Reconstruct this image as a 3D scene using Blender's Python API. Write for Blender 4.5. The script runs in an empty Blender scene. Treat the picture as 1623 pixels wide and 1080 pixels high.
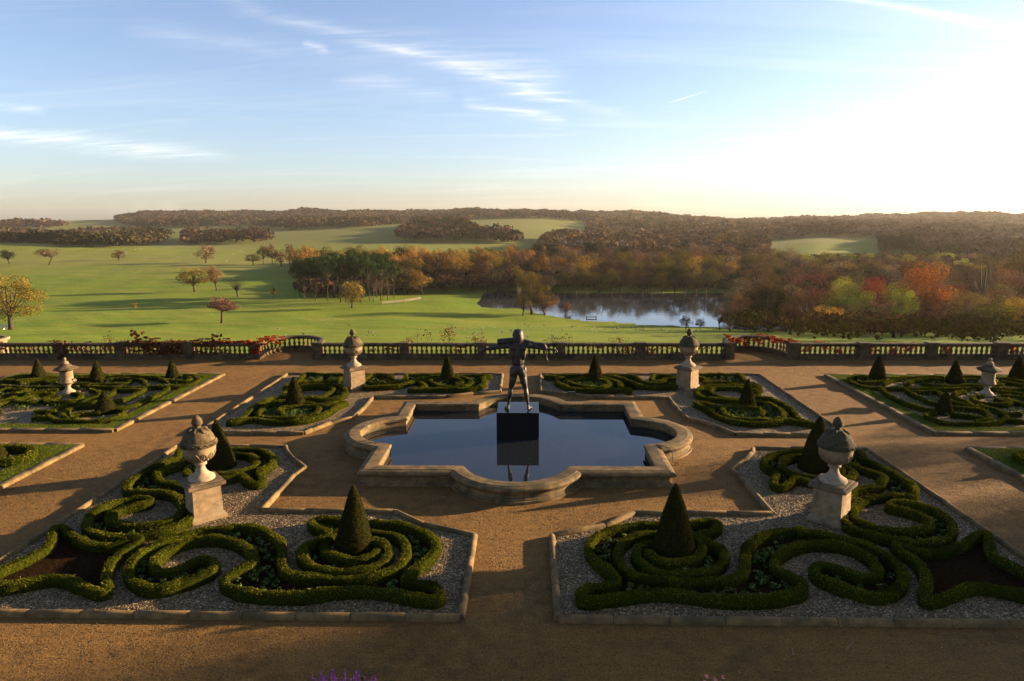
import bpy, bmesh, math, random
import numpy as np
from mathutils import Vector, Matrix
from mathutils.geometry import tessellate_polygon

C = bpy.context.scene.collection
SC = bpy.context.scene
PI = math.pi
rnd = random.Random(11)
RNG = np.random.default_rng(7)

# ------------------------------------------------------------------ camera
cam_data = bpy.data.cameras.new('camera')
cam_data.sensor_width = 36.0
cam_data.lens = 24.0
cam_data.clip_end = 12000
cam = bpy.data.objects.new('camera', cam_data)
C.objects.link(cam)
PITCH, YAW, ROLL = math.radians(10.291), math.radians(1.447), math.radians(-0.256)
fw = Vector((-math.sin(YAW) * math.cos(PITCH), math.cos(YAW) * math.cos(PITCH), -math.sin(PITCH)))
rt = Vector((math.cos(YAW), math.sin(YAW), 0))
up = rt.cross(fw)
R_ = rt * math.cos(ROLL) + up * math.sin(ROLL)
U_ = -rt * math.sin(ROLL) + up * math.cos(ROLL)
m3 = Matrix((R_, U_, -fw)).transposed()
cam.matrix_world = Matrix.Translation((0.4, 0, 8.0)) @ m3.to_4x4()
SC.camera = cam

# ------------------------------------------------------------------ light
SUN_AZ = math.radians(71)      # clockwise from +Y (the garden's axis)
SUN_EL = math.radians(10)
SUN_POWER = 5.0
SKY_POWER = 0.063
SC.view_settings.view_transform = 'Standard'
SC.view_settings.look = 'None'
SC.view_settings.gamma = 1.0
SC.view_settings.use_curve_mapping = False
SC.view_settings.exposure = 2.2
sun_data = bpy.data.lights.new('sun', 'SUN')
sun_data.energy = SUN_POWER
sun_data.angle = math.radians(0.6)
sun_data.color = (1.0, 0.74, 0.46)
sun = bpy.data.objects.new('sun', sun_data)
C.objects.link(sun)
sd = Vector((math.sin(SUN_AZ) * math.cos(SUN_EL), math.cos(SUN_AZ) * math.cos(SUN_EL), math.sin(SUN_EL)))
sun.rotation_euler = sd.to_track_quat('Z', 'Y').to_euler()
sun.location = (60, 30, 40)

class NT:
    """a small helper for building node trees"""
    def __init__(s, tree):
        s.t = tree; s.n = tree.nodes; s.l = tree.links
    def a(s, kind, **kw):
        n = s.n.new(kind)
        for k, v in kw.items():
            if k.startswith('_'): setattr(n, k[1:], v)
            elif isinstance(v, bpy.types.NodeSocket): s.l.new(v, n.inputs[k.replace('__', ' ')])
            else: n.inputs[k.replace('__', ' ')].default_value = v
        return n
    def math(s, op, a, b=0.0, c=0.0, clamp=False):
        n = s.n.new('ShaderNodeMath'); n.operation = op; n.use_clamp = clamp
        for i, v in enumerate((a, b, c)):
            if isinstance(v, bpy.types.NodeSocket): s.l.new(v, n.inputs[i])
            else: n.inputs[i].default_value = v
        return n.outputs[0]
    def vmath(s, op, a, b=None):
        n = s.n.new('ShaderNodeVectorMath'); n.operation = op
        for i, v in enumerate((a, b)):
            if v is None: continue
            if isinstance(v, bpy.types.NodeSocket): s.l.new(v, n.inputs[i])
            else: n.inputs[i].default_value = v
        return n
    def mix(s, f, a, b, kind='MIX'):
        n = s.n.new('ShaderNodeMix'); n.data_type = 'RGBA'; n.blend_type = kind
        for k, v in ((0, f), (6, a), (7, b)):
            if isinstance(v, bpy.types.NodeSocket): s.l.new(v, n.inputs[k])
            else: n.inputs[k].default_value = (v if k == 0 else tuple(v) + (1.0,) * (4 - len(v)))
        return n.outputs[2]
    def ramp(s, f, stops, interp='LINEAR'):
        n = s.n.new('ShaderNodeValToRGB'); s.l.new(f, n.inputs[0]); r = n.color_ramp; r.interpolation = interp
        while len(r.elements) < len(stops): r.elements.new(0.5)
        for e, (p, c) in zip(r.elements, stops):
            e.position = p; e.color = tuple(c) + (1.0,) if len(c) == 3 else c
        return n.outputs[0]
    def noise(s, vec, scale, detail=4, rough=0.55, dist=0.0):
        n = s.a('ShaderNodeTexNoise', Scale=scale, Detail=detail, Roughness=rough, Distortion=dist)
        if vec is not None: s.l.new(vec, n.inputs['Vector'])
        return n.outputs[0]

# ------------------------------------------------------------------ sky
world = bpy.data.worlds.new('World')
SC.world = world
world.use_nodes = True
N = NT(world.node_tree)
bgn = [n for n in N.n if n.type == 'BACKGROUND'][0]
sky = N.a('ShaderNodeTexSky', _sky_type='NISHITA', _sun_disc=False, _sun_elevation=SUN_EL, _sun_rotation=SUN_AZ,
          _altitude=90.0, _air_density=1.0, _dust_density=0.95, _ozone_density=3.0)
tc = N.a('ShaderNodeTexCoord')
dirv = N.vmath('NORMALIZE', tc.outputs['Generated']).outputs[0]
sep = N.a('ShaderNodeSeparateXYZ', Vector=dirv)
zz = N.math('MAXIMUM', sep.outputs[2], 0.02)
# high cirrus sheet: direction projected on a plane overhead
px = N.math('DIVIDE', sep.outputs[0], N.math('ADD', zz, 0.10)); py = N.math('DIVIDE', sep.outputs[1], N.math('ADD', zz, 0.10))
pv = N.a('ShaderNodeCombineXYZ', X=px, Y=py, Z=0.0).outputs[0]
mp = N.a('ShaderNodeMapping', Rotation=(0, 0, math.radians(14)), Scale=(0.30, 1.5, 1.0)); N.l.new(pv, mp.inputs['Vector'])
w1 = N.noise(mp.outputs[0], 1.3, 9, 0.6, 0.9)
thin = N.math('MULTIPLY', N.math('SUBTRACT', w1, 0.49, clamp=True), 0.5)
fine = N.noise(mp.outputs[0], 6.0, 8, 0.65, 1.2)
cloud = thin
def sky_dir(az, el):     # unit direction for an azimuth from the garden's axis and an elevation, in degrees
    a = math.radians(az); e = math.radians(el)
    return Vector((math.sin(a) * math.cos(e), math.cos(a) * math.cos(e), math.sin(e)))
def streak(a, b, width, gain, curl=0.006):
    """a wisp of cloud lying along the great circle from direction a to b"""
    global cloud
    a = Vector(a); b = Vector(b)
    n = a.cross(b).normalized(); mid = (a + b).normalized(); al = n.cross(mid).normalized()
    half = math.atan2(b.dot(al), b.dot(mid))
    half = abs(half)
    dn = N.vmath('DOT_PRODUCT', dirv, tuple(n)).outputs['Value']
    da = N.vmath('DOT_PRODUCT', dirv, tuple(al)).outputs['Value']
    dn = N.math('ADD', dn, N.math('MULTIPLY', N.math('SUBTRACT', w1, 0.5), curl * 6))
    dm = N.vmath('DOT_PRODUCT', dirv, tuple(mid)).outputs['Value']
    f1 = N.math('SUBTRACT', 1.0, N.math('DIVIDE', N.math('ABSOLUTE', dn), width), clamp=True)
    f2 = N.math('SUBTRACT', 1.0, N.math('POWER', N.math('ABSOLUTE', N.math('DIVIDE', da, half)), 3.0), clamp=True)
    f3 = N.math('GREATER_THAN', dm, 0.0)
    v = N.math('MULTIPLY', N.math('MULTIPLY', f1, f1), N.math('MULTIPLY', f2, f3))
    v = N.math('MULTIPLY', v, N.math('MULTIPLY', N.math('SUBTRACT', fine, 0.33, clamp=True), gain * 5.0))
    cloud = N.math('ADD', cloud, v)
for a_, b_, wd_, gn_, cu_ in [
        ((-23.83, 15.55), (8.62, 7.48), 0.014, 0.50, 0.006), ((-13.68, 13.38), (4.6, 9.45), 0.034, 0.35, 0.012),
        ((-42.19, 5.59), (-22.5, 4.67), 0.014, 0.65, 0.003), ((-5.48, 9.06), (3.12, 7.4), 0.012, 0.7, 0.006),
        ((-17.53, 12.88), (-15.51, 12.51), 0.008, 1.0, 0.002), ((-38.34, 7.18), (-34.48, 7.11), 0.006, 0.45, 0.001),
        ((10.78, 8.58), (13.93, 9.4), 0.0012, 0.9, 0.0), ((-15.72, 10.29), (-5.97, 9.43), 0.020, 0.30, 0.006),
        ((-30.06, 12.72), (-10.85, 11.95), 0.024, 0.22, 0.006), ((19.3, 15.95), (33.84, 11.06), 0.010, 0.5, 0.006)]:
    streak(sky_dir(*a_), sky_dir(*b_), wd_ * 1.25, gn_ * 0.55, cu_ * 1.6)
cl = N.math('MULTIPLY', cloud, 1.0, clamp=True)
bw_ = N.a('ShaderNodeRGBToBW', Color=sky.outputs[0]).outputs[0]
soft = N.a('ShaderNodeCombineColor', Red=bw_, Green=bw_, Blue=bw_).outputs[0]
skc = N.mix(1.0, N.mix(0.24, sky.outputs[0], soft), (1.06, 1.02, 1.12), 'MULTIPLY')      # a veil of thin high cloud pales the blue
lum = N.a('ShaderNodeRGBToBW', Color=skc).outputs[0]
lumv = N.math('MULTIPLY', N.math('ADD', lum, 1.5), 1.35)
wc = N.mix(1.0, N.a('ShaderNodeCombineColor', Red=lumv, Green=lumv, Blue=lumv).outputs[0], (1.0, 0.97, 0.93), 'MULTIPLY')
N.l.new(N.mix(cl, skc, wc), bgn.inputs[0])
bgn.inputs[1].default_value = SKY_POWER

# ------------------------------------------------------------------ materials
MATS = {}
def material(name, rough=0.9, spec=0.2, metal=0.0):
    m = bpy.data.materials.new(name); m.use_nodes = True
    n = NT(m.node_tree)
    b = [x for x in n.n if x.type == 'BSDF_PRINCIPLED'][0]
    b.inputs['Roughness'].default_value = rough
    b.inputs['Specular IOR Level'].default_value = spec
    b.inputs['Metallic'].default_value = metal
    MATS[name] = m
    return m, n, b
def bump(n, b, h, strength, dist):
    bp = n.a('ShaderNodeBump', Strength=strength, Distance=dist, Height=h)
    n.l.new(bp.outputs[0], b.inputs['Normal'])
    return bp

def mat_gravel(name, base, dark, light, scale=22.0, spec=0.15):
    m, n, b = material(name, 0.92, spec)
    co = n.a('ShaderNodeTexCoord').outputs['Object']
    big = n.noise(co, 0.35, 5, 0.6, 0.3); mid = n.noise(co, 2.6, 5, 0.65); sm = n.noise(co, scale, 3, 0.7); gr = n.noise(co, scale * 3.1, 2, 0.7)
    c = n.mix(n.ramp(big, [(0.42, (0, 0, 0)), (0.58, (1, 1, 1))]), base, [x * 0.56 for x in base])
    damp = n.noise(co, 0.11, 4, 0.55, 0.8)
    c = n.mix(n.ramp(damp, [(0.50, (0, 0, 0)), (0.62, (0.55, 0.55, 0.55))]), c, [x * 0.55 for x in base])
    tr = n.a('ShaderNodeTexWave', _bands_direction='Y', Vector=co, Scale=1.15, Distortion=9.0, Detail=4.0); tr.inputs['Detail Scale'].default_value = 0.6
    c = n.mix(n.ramp(tr.outputs['Fac'], [(0.60, (0, 0, 0)), (0.95, (0.38, 0.38, 0.38))]), c, [x * 0.5 for x in base])
    c = n.mix(n.ramp(mid, [(0.35, (0, 0, 0)), (0.68, (1, 1, 1))]), c, [base[0] * 1.22, base[1] * 1.18, base[2] * 1.1])
    c = n.mix(n.ramp(sm, [(0.33, (0.9, 0.9, 0.9)), (0.5, (0, 0, 0))]), c, dark)
    c = n.mix(n.ramp(gr, [(0.60, (0, 0, 0)), (0.72, (1, 1, 1))]), c, light)
    n.l.new(c, b.inputs['Base Color'])
    hsum = n.math('ADD', n.math('MULTIPLY', sm, 1.0), n.math('ADD', n.math('MULTIPLY', gr, 0.5), n.math('MULTIPLY', mid, 1.3)))
    bump(n, b, hsum, 1.0, 0.03)
    return m
mat_gravel('path_gravel', (0.172, 0.090, 0.022), (0.044, 0.021, 0.0055), (0.31, 0.18, 0.064))

def mat_chippings():
    m, n, b = material('stone_chippings', 0.75, 0.3)
    co = n.a('ShaderNodeTexCoord').outputs['Object']
    v = n.a('ShaderNodeTexVoronoi', Vector=co, Scale=26.0, Randomness=1.0)
    g = n.a('ShaderNodeSeparateColor', Color=v.outputs['Color'])
    c = n.ramp(g.outputs[0], [(0.0, (0.030, 0.018, 0.006)), (0.35, (0.105, 0.066, 0.023)), (0.7, (0.19, 0.122, 0.046)), (0.92, (0.30, 0.20, 0.085)), (1.0, (0.55, 0.42, 0.23))])
    n.l.new(c, b.inputs['Base Color'])
    hgt = n.math('ADD', n.math('MULTIPLY', v.outputs['Distance'], -1.0), n.math('MULTIPLY', g.outputs[1], 0.7))
    bump(n, b, hgt, 1.0, 0.03)
mat_chippings()
def mat_simple(name, c1, c2, scale, rough=0.9, spec=0.2, bs=0.5, bd=0.01, det=6, metal=0.0, third=None):
    m, n, b = material(name, rough, spec, metal)
    co = n.a('ShaderNodeTexCoord').outputs['Object']
    no = n.noise(co, scale, det, 0.65, 0.2)
    c = n.mix(n.ramp(no, [(0.35, (0, 0, 0)), (0.65, (1, 1, 1))]), c1, c2)
    if third:
        n3 = n.noise(co, scale * 0.3, 4, 0.6)
        c = n.mix(n.ramp(n3, [(0.48, (0, 0, 0)), (0.62, (1, 1, 1))]), c, third)
    n.l.new(c, b.inputs['Base Color'])
    if bs: bump(n, b, n.math('ADD', no, n.math('MULTIPLY', n.noise(co, scale * 6, 4, 0.7), 0.5)), bs, bd)
    return m
mat_simple('soil', (0.010, 0.006, 0.003), (0.034, 0.019, 0.008), 14, spec=0.0, bs=1.0, bd=0.06)
mat_simple('kerb_stone', (0.19, 0.118, 0.042), (0.09, 0.056, 0.020), 5, bs=0.6, bd=0.012, third=(0.075, 0.054, 0.022))
mat_simple('coping_stone', (0.20, 0.128, 0.052), (0.085, 0.055, 0.022), 4.5, bs=0.6, bd=0.015, third=(0.065, 0.048, 0.020))
mat_simple('sandstone', (0.26, 0.175, 0.09), (0.14, 0.092, 0.045), 6, bs=0.5, bd=0.012, third=(0.22, 0.16, 0.09))
mat_simple('weathered_stone', (0.125, 0.083, 0.042), (0.05, 0.036, 0.02), 6, bs=0.7, bd=0.02, third=(0.15, 0.10, 0.05))
mat_simple('pale_stone', (0.33, 0.25, 0.155), (0.21, 0.15, 0.09), 9, bs=0.4, bd=0.01)
mat_simple('mossy_stone', (0.065, 0.043, 0.018), (0.13, 0.088, 0.042), 11, bs=0.9, bd=0.03, third=(0.04, 0.030, 0.012))
mat_simple('dark_moss', (0.035, 0.030, 0.014), (0.09, 0.07, 0.035), 13, bs=1.0, bd=0.04)
mat_simple('balustrade_stone', (0.125, 0.080, 0.035), (0.055, 0.035, 0.016), 4, bs=0.6, bd=0.02, third=(0.040, 0.028, 0.014))
mat_simple('retaining_stone', (0.16, 0.12, 0.08), (0.08, 0.06, 0.04), 2, bs=0.6, bd=0.03)
mat_simple('bark', (0.055, 0.038, 0.024), (0.025, 0.018, 0.012), 3, bs=0.8, bd=0.05)
mat_simple('pale_bark', (0.26, 0.21, 0.15), (0.14, 0.11, 0.08), 2, bs=0.5, bd=0.03)
mat_simple('iron', (0.02, 0.018, 0.016), (0.035, 0.03, 0.025), 20, rough=0.5, spec=0.5, bs=0.1)
mat_simple('bench_paint', (0.55, 0.50, 0.42), (0.42, 0.38, 0.32), 4, bs=0)
mat_simple('bronze', (0.045, 0.028, 0.015), (0.016, 0.012, 0.009), 7, rough=0.50, spec=0.5, bs=0.5, bd=0.02, metal=0.45, third=(0.028, 0.026, 0.020))
mat_simple('black_plinth', (0.004, 0.004, 0.004), (0.006, 0.006, 0.006), 2, rough=0.22, spec=0.22, bs=0)
mat_simple('white_feather', (0.26, 0.25, 0.20), (0.18, 0.17, 0.14), 6, bs=0)
mat_simple('dark_feather', (0.06, 0.05, 0.04), (0.10, 0.09, 0.07), 6, bs=0)
mat_simple('weed', (0.02, 0.03, 0.01), (0.05, 0.05, 0.02), 3, bs=0)

def mat_leaf(name, dark, light, gold, trans=0.25, hue=0.0):
    """leaf faces: colour runs from dark to gold by the point attribute 'tint'"""
    m = bpy.data.materials.new(name); m.use_nodes = True
    n = NT(m.node_tree)
    for x in list(n.n):
        if x.type == 'BSDF_PRINCIPLED': n.n.remove(x)
    out = [x for x in n.n if x.type == 'OUTPUT_MATERIAL'][0]
    at = n.a('ShaderNodeAttribute', _attribute_name='tint')
    oi = n.a('ShaderNodeObjectInfo')
    c = n.ramp(at.outputs['Fac'], [(0.0, dark), (0.6, light), (1.0, gold)])
    if hue:
        hs = n.a('ShaderNodeHueSaturation', Color=c)
        n.l.new(n.math('ADD', 0.5 - hue / 2, n.math('MULTIPLY', oi.outputs['Random'], hue)), hs.inputs['Hue'])
        r2 = n.math('FRACT', n.math('MULTIPLY', oi.outputs['Random'], 17.31))
        n.l.new(n.math('ADD', 0.72, n.math('MULTIPLY', r2, 0.55)), hs.inputs['Value'])
        c = hs.outputs[0]
    d = n.a('ShaderNodeBsdfDiffuse', Color=c)
    t = n.a('ShaderNodeBsdfTranslucent', Color=c)
    mx = n.a('ShaderNodeMixShader', Fac=trans)
    n.l.new(d.outputs[0], mx.inputs[1]); n.l.new(t.outputs[0], mx.inputs[2])
    n.l.new(mx.outputs[0], out.inputs[0])
    MATS[name] = m
mat_leaf('box_leaf', (0.010, 0.015, 0.002), (0.066, 0.070, 0.006), (0.22, 0.19, 0.016), 0.25)
mat_leaf('yew_leaf', (0.009, 0.010, 0.003), (0.030, 0.027, 0.006), (0.080, 0.058, 0.012), 0.12)
mat_leaf('seedling_leaf', (0.025, 0.036, 0.007), (0.060, 0.085, 0.018), (0.13, 0.17, 0.045), 0.2)
mat_leaf('grass_blade', (0.035, 0.050, 0.004), (0.085, 0.105, 0.008), (0.17, 0.18, 0.018), 0.3)
mat_leaf('creeper_leaf', (0.07, 0.012, 0.005), (0.26, 0.045, 0.016), (0.50, 0.14, 0.03), 0.35)
mat_leaf('creeper_dull', (0.035, 0.018, 0.010), (0.12, 0.045, 0.022), (0.24, 0.10, 0.04), 0.3)
mat_leaf('purple_petal', (0.22, 0.045, 0.20), (0.48, 0.11, 0.42), (0.68, 0.26, 0.60), 0.3)
mat_leaf('pink_petal', (0.55, 0.16, 0.16), (0.75, 0.32, 0.28), (0.85, 0.55, 0.45), 0.3)
KINDS = dict(
    olive=((0.030, 0.028, 0.006), (0.105, 0.082, 0.016), (0.20, 0.13, 0.025)), orange=((0.05, 0.028, 0.007), (0.165, 0.083, 0.018), (0.30, 0.145, 0.028)),
    amber=((0.055, 0.032, 0.007), (0.16, 0.092, 0.018), (0.29, 0.165, 0.03)), tan=((0.07, 0.045, 0.022), (0.18, 0.115, 0.055), (0.28, 0.18, 0.09)),
    rust=((0.032, 0.018, 0.009), (0.092, 0.050, 0.022), (0.16, 0.088, 0.036)), dark=((0.003, 0.006, 0.002), (0.009, 0.015, 0.004), (0.022, 0.028, 0.008)),
    pine=((0.008, 0.016, 0.006), (0.024, 0.042, 0.014), (0.050, 0.075, 0.022)), grey=((0.04, 0.042, 0.02), (0.10, 0.10, 0.045), (0.16, 0.15, 0.07)),
    peach=((0.08, 0.045, 0.02), (0.20, 0.115, 0.045), (0.32, 0.19, 0.075)), pink=((0.06, 0.030, 0.020), (0.16, 0.078, 0.048), (0.26, 0.135, 0.075)),
    yellow=((0.055, 0.060, 0.010), (0.17, 0.17, 0.025), (0.30, 0.28, 0.04)), gold=((0.08, 0.05, 0.006), (0.23, 0.15, 0.018), (0.42, 0.28, 0.03)),
    red=((0.06, 0.012, 0.008), (0.20, 0.033, 0.018), (0.34, 0.07, 0.03)), orangered=((0.065, 0.027, 0.006), (0.22, 0.090, 0.016), (0.40, 0.175, 0.030)),
    redbrown=((0.05, 0.016, 0.010), (0.14, 0.045, 0.024), (0.23, 0.08, 0.036)), darkbrown=((0.030, 0.016, 0.010), (0.075, 0.040, 0.022), (0.13, 0.07, 0.035)),
    bare=((0.05, 0.032, 0.022), (0.11, 0.075, 0.05), (0.16, 0.11, 0.07)), bareb=((0.04, 0.025, 0.018), (0.085, 0.055, 0.038), (0.13, 0.085, 0.05)),
    olivedark=((0.020, 0.020, 0.005), (0.062, 0.055, 0.011), (0.13, 0.10, 0.018)), brown=((0.05, 0.028, 0.016), (0.12, 0.07, 0.038), (0.19, 0.11, 0.055)),
    bronze=((0.040, 0.028, 0.006), (0.135, 0.088, 0.016), (0.24, 0.15, 0.028)), pale=((0.11, 0.075, 0.045), (0.22, 0.155, 0.09), (0.30, 0.21, 0.13)), snag=((0.2, 0.16, 0.12), (0.3, 0.25, 0.2), (0.35, 0.3, 0.22)))
KINDS = {k_: tuple(tuple(c_ * (1.0 if k_ in ('dark', 'pine', 'snag') else 1.35 if k_ in ('orangered', 'yellow', 'gold', 'red', 'orange', 'amber', 'bronze') else 0.9) for c_ in st_) for st_ in v_) for k_, v_ in KINDS.items()}
for k_, v_ in KINDS.items(): mat_leaf('leaf_' + k_, *v_, trans=0.17, hue=0.035)

def mat_woods():
    m = bpy.data.materials.new('wood_leaves'); m.use_nodes = True; n = NT(m.node_tree)
    b = [x for x in n.n if x.type == 'BSDF_PRINCIPLED'][0]; n.n.remove(b)
    out = [x for x in n.n if x.type == 'OUTPUT_MATERIAL'][0]
    at = n.a('ShaderNodeAttribute', _attribute_name='col')
    d = n.a('ShaderNodeBsdfDiffuse', Color=at.outputs['Color']); t = n.a('ShaderNodeBsdfTranslucent', Color=at.outputs['Color'])
    mx = n.a('ShaderNodeMixShader', Fac=0.12); n.l.new(d.outputs[0], mx.inputs[1]); n.l.new(t.outputs[0], mx.inputs[2]); n.l.new(mx.outputs[0], out.inputs[0])
    MATS['wood_leaves'] = m
mat_woods()

def mat_lawn(name, near=False):
    m, n, b = material(name, 0.95, 0.08)
    co = n.a('ShaderNodeTexCoord').outputs['Object']
    if near:
        f = n.noise(co, 9, 5, 0.7)
        c = n.mix(f, (0.035, 0.052, 0.005), (0.095, 0.105, 0.012))
        n.l.new(c, b.inputs['Base Color']); bump(n, b, n.noise(co, 60, 4, 0.75), 1.0, 0.04); return
    mp = n.a('ShaderNodeMapping', Scale=(0.35, 1.0, 1.0), Rotation=(0, 0, 0.06)); n.l.new(co, mp.inputs['Vector'])
    st = n.noise(mp.outputs[0], 0.016, 7, 0.62, 0.5); st2 = n.noise(mp.outputs[0], 0.12, 6, 0.65, 0.3); fi = n.noise(co, 0.9, 5, 0.75)
    y = n.a('ShaderNodeSeparateXYZ', Vector=co).outputs[1]
    c = n.mix(n.ramp(st, [(0.38, (0, 0, 0)), (0.62, (1, 1, 1))]), (0.110, 0.165, 0.009), (0.155, 0.195, 0.012))
    tuft = n.noise(co, 0.45, 6, 0.8, 0.6)
    c = n.mix(n.ramp(tuft, [(0.38, (0.45, 0.45, 0.45)), (0.52, (0, 0, 0))]), c, (0.085, 0.115, 0.008))
    rough_ = n.ramp(st2, [(0.48, (0, 0, 0)), (0.66, (0.9, 0.9, 0.9))])
    c = n.mix(rough_, c, (0.20, 0.19, 0.028))
    # unmown tan pasture further off and duller hill pasture beyond
    band = n.ramp(n.math('DIVIDE', n.math('ADD', y, n.math('MULTIPLY', n.math('SUBTRACT', st, 0.5), 160.0)), 3000.0),
                  [(0.0, (0, 0, 0)), (0.145, (0, 0, 0)), (0.18, (0.65, 0.65, 0.65)), (0.235, (0.15, 0.15, 0.15)), (0.28, (0.55, 0.55, 0.55)), (1.0, (0.6, 0.6, 0.6))])
    c = n.mix(band, c, (0.21, 0.175, 0.050))
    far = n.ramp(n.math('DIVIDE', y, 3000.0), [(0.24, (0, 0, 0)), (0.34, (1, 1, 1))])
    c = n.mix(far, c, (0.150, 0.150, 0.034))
    c = n.mix(n.ramp(fi, [(0.3, (0.35, 0.35, 0.35)), (0.6, (0, 0, 0))]), c, (0.07, 0.09, 0.010))
    n.l.new(c, b.inputs['Base Color'])
    bump(n, b, n.math('ADD', n.math('MULTIPLY', st2, 2.0), n.math('MULTIPLY', fi, 0.5)), 0.8, 0.5)
mat_lawn('park_grass'); mat_lawn('garden_grass', True)

def mat_water(name, col, wav, scale, strength, rough=0.02, sx=1.0, specks=False):
    m, n, b = material(name, rough, 0.5)
    b.inputs['IOR'].default_value = 1.33 if specks else 1.5
    co = n.a('ShaderNodeTexCoord').outputs['Object']
    mp = n.a('ShaderNodeMapping', Scale=(sx, 1.0, 1.0)); n.l.new(co, mp.inputs['Vector'])
    h = n.noise(mp.outputs[0], scale, 5, 0.55)
    bump(n, b, h, strength, wav)
    b.inputs['Base Color'].default_value = col + (1,)
    if specks:
        v = n.a('ShaderNodeTexVoronoi', Vector=co, Scale=4.5); g = n.a('ShaderNodeSeparateColor', Color=v.outputs['Color'])
        dot = n.math('MULTIPLY', n.math('LESS_THAN', v.outputs['Distance'], 0.035), n.math('GREATER_THAN', g.outputs[0], 0.80))
        n.l.new(n.mix(dot, col, (0.45, 0.38, 0.30)), b.inputs['Base Color'])
        n.l.new(n.math('ADD', n.math('MULTIPLY', dot, 0.6), rough), b.inputs['Roughness'])
mat_water('pool_water', (0.010, 0.012, 0.014), 0.002, 5.0, 0.12, 0.01, specks=True)
mat_water('lake_water', (0.035, 0.04, 0.04), 0.25, 0.25, 0.13, 0.05, 0.5)

# ------------------------------------------------------------------ mesh helpers
def tag(o, label=None, cat=None, group=None, kind=None):
    if label: o['label'] = label
    if cat: o['category'] = cat
    if group: o['group'] = group
    if kind: o['kind'] = kind
    return o
def empty(name, loc, label, cat, group=None, rz=0.0):
    o = bpy.data.objects.new(name, None); C.objects.link(o); o.location = loc; o.rotation_euler = (0, 0, rz)
    o.empty_display_size = 0.2
    return tag(o, label, cat, group)
def link(name, me, parent=None):
    o = bpy.data.objects.new(name, me); C.objects.link(o)
    if parent is not None: o.parent = parent
    return o
def mesh_np(name, V, Q, mat, attrs=None, smooth=False):
    """V (n,3), Q (m,k) faces all of k corners; attrs: name -> per-point float or colour array"""
    V = np.asarray(V, np.float32); Q = np.asarray(Q, np.int32)
    me = bpy.data.meshes.new(name); m, k = Q.shape
    me.vertices.add(len(V)); me.vertices.foreach_set('co', V.ravel())
    me.loops.add(m * k); me.loops.foreach_set('vertex_index', Q.ravel())
    me.polygons.add(m); me.polygons.foreach_set('loop_start', np.arange(m, dtype=np.int32) * k)
    if smooth: me.polygons.foreach_set('use_smooth', np.ones(m, bool))
    for an, arr in (attrs or {}).items():
        arr = np.asarray(arr, np.float32)
        if arr.ndim == 1: me.attributes.new(an, 'FLOAT', 'POINT').data.foreach_set('value', arr)
        else: me.attributes.new(an, 'FLOAT_COLOR', 'POINT').data.foreach_set('color', arr.ravel())
    if mat: me.materials.append(MATS[mat])
    me.update(calc_edges=True)
    return me
def mesh_py(name, V, F, mat, smooth=False):
    me = bpy.data.meshes.new(name); me.from_pydata([tuple(v) for v in V], [], F)
    if mat: me.materials.append(MATS[mat])
    if smooth:
        for p in me.polygons: p.use_smooth = True
    me.update(); return me
class MB:
    """collects simple shapes into one mesh"""
    def __init__(s): s.V = []; s.F = []
    def add(s, V, F):
        k = len(s.V); s.V += [tuple(v) for v in V]; s.F += [[i + k for i in f] for f in F]
    def box(s, x0, y0, z0, x1, y1, z1, bev=0.0):
        b = bev
        if b <= 0:
            V = [(x, y, z) for z in (z0, z1) for x, y in ((x0, y0), (x1, y0), (x1, y1), (x0, y1))]
            s.add(V, [(3, 2, 1, 0), (4, 5, 6, 7), (0, 1, 5, 4), (1, 2, 6, 5), (2, 3, 7, 6), (3, 0, 4, 7)]); return
        rings = []
        for z, i in ((z0, b), (z0 + b, 0), (z1 - b, 0), (z1, b)):
            rings.append([(x0 + i, y0 + i, z), (x1 - i, y0 + i, z), (x1 - i, y1 - i, z), (x0 + i, y1 - i, z)])
        s.rings(rings)
    def rings(s, rings, caps=True):
        n = len(rings[0]); V = [p for r in rings for p in r]; F = []
        for j in range(len(rings) - 1):
            for i in range(n):
                F.append((j * n + i, j * n + (i + 1) % n, (j + 1) * n + (i + 1) % n, (j + 1) * n + i))
        if caps: F.append(tuple(range(n))[::-1]); F.append(tuple((len(rings) - 1) * n + i for i in range(n)))
        s.add(V, F)
    def lathe(s, prof, n=16, cx=0, cy=0, lobes=0, amp=0.0):
        rings = []
        for r, z in prof:
            rings.append([(cx + r * (1 + (amp * math.cos(lobes * a) if lobes else 0)) * math.cos(a), cy + r * (1 + (amp * math.cos(lobes * a) if lobes else 0)) * math.sin(a), z)
                          for a in (2 * PI * i / n for i in range(n))])
        s.rings(rings)
    def tube(s, pts, rad, n=6):
        pts = [Vector(p) for p in pts]; rings = []
        if not hasattr(rad, '__len__'): rad = [rad] * len(pts)
        for i, p in enumerate(pts):
            d = (pts[min(i + 1, len(pts) - 1)] - pts[max(i - 1, 0)]).normalized()
            a = d.cross(Vector((0.13, 0.3, 1))).normalized(); b = d.cross(a)
            rings.append([tuple(p + (a * math.cos(t) + b * math.sin(t)) * rad[i]) for t in (2 * PI * k / n for k in range(n))])
        s.rings(rings)
    def build(s, name, mat, parent=None, smooth=False, jitter=0.0):
        V = s.V
        if jitter: V = [(x + rnd.uniform(-jitter, jitter), y + rnd.uniform(-jitter, jitter), z + rnd.uniform(-jitter, jitter)) for x, y, z in V]
        me = mesh_py(name, V, s.F, mat, smooth)
        return link(name, me, parent)
def smooth_by_angle(o, deg=35):
    me = o.data
    for p in me.polygons: p.use_smooth = True
    bm = bmesh.new(); bm.from_mesh(me)
    lim = math.radians(deg)
    for e in bm.edges:
        e.smooth = len(e.link_faces) == 2 and e.calc_face_angle(0) < lim
    bm.to_mesh(me); bm.free()
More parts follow.
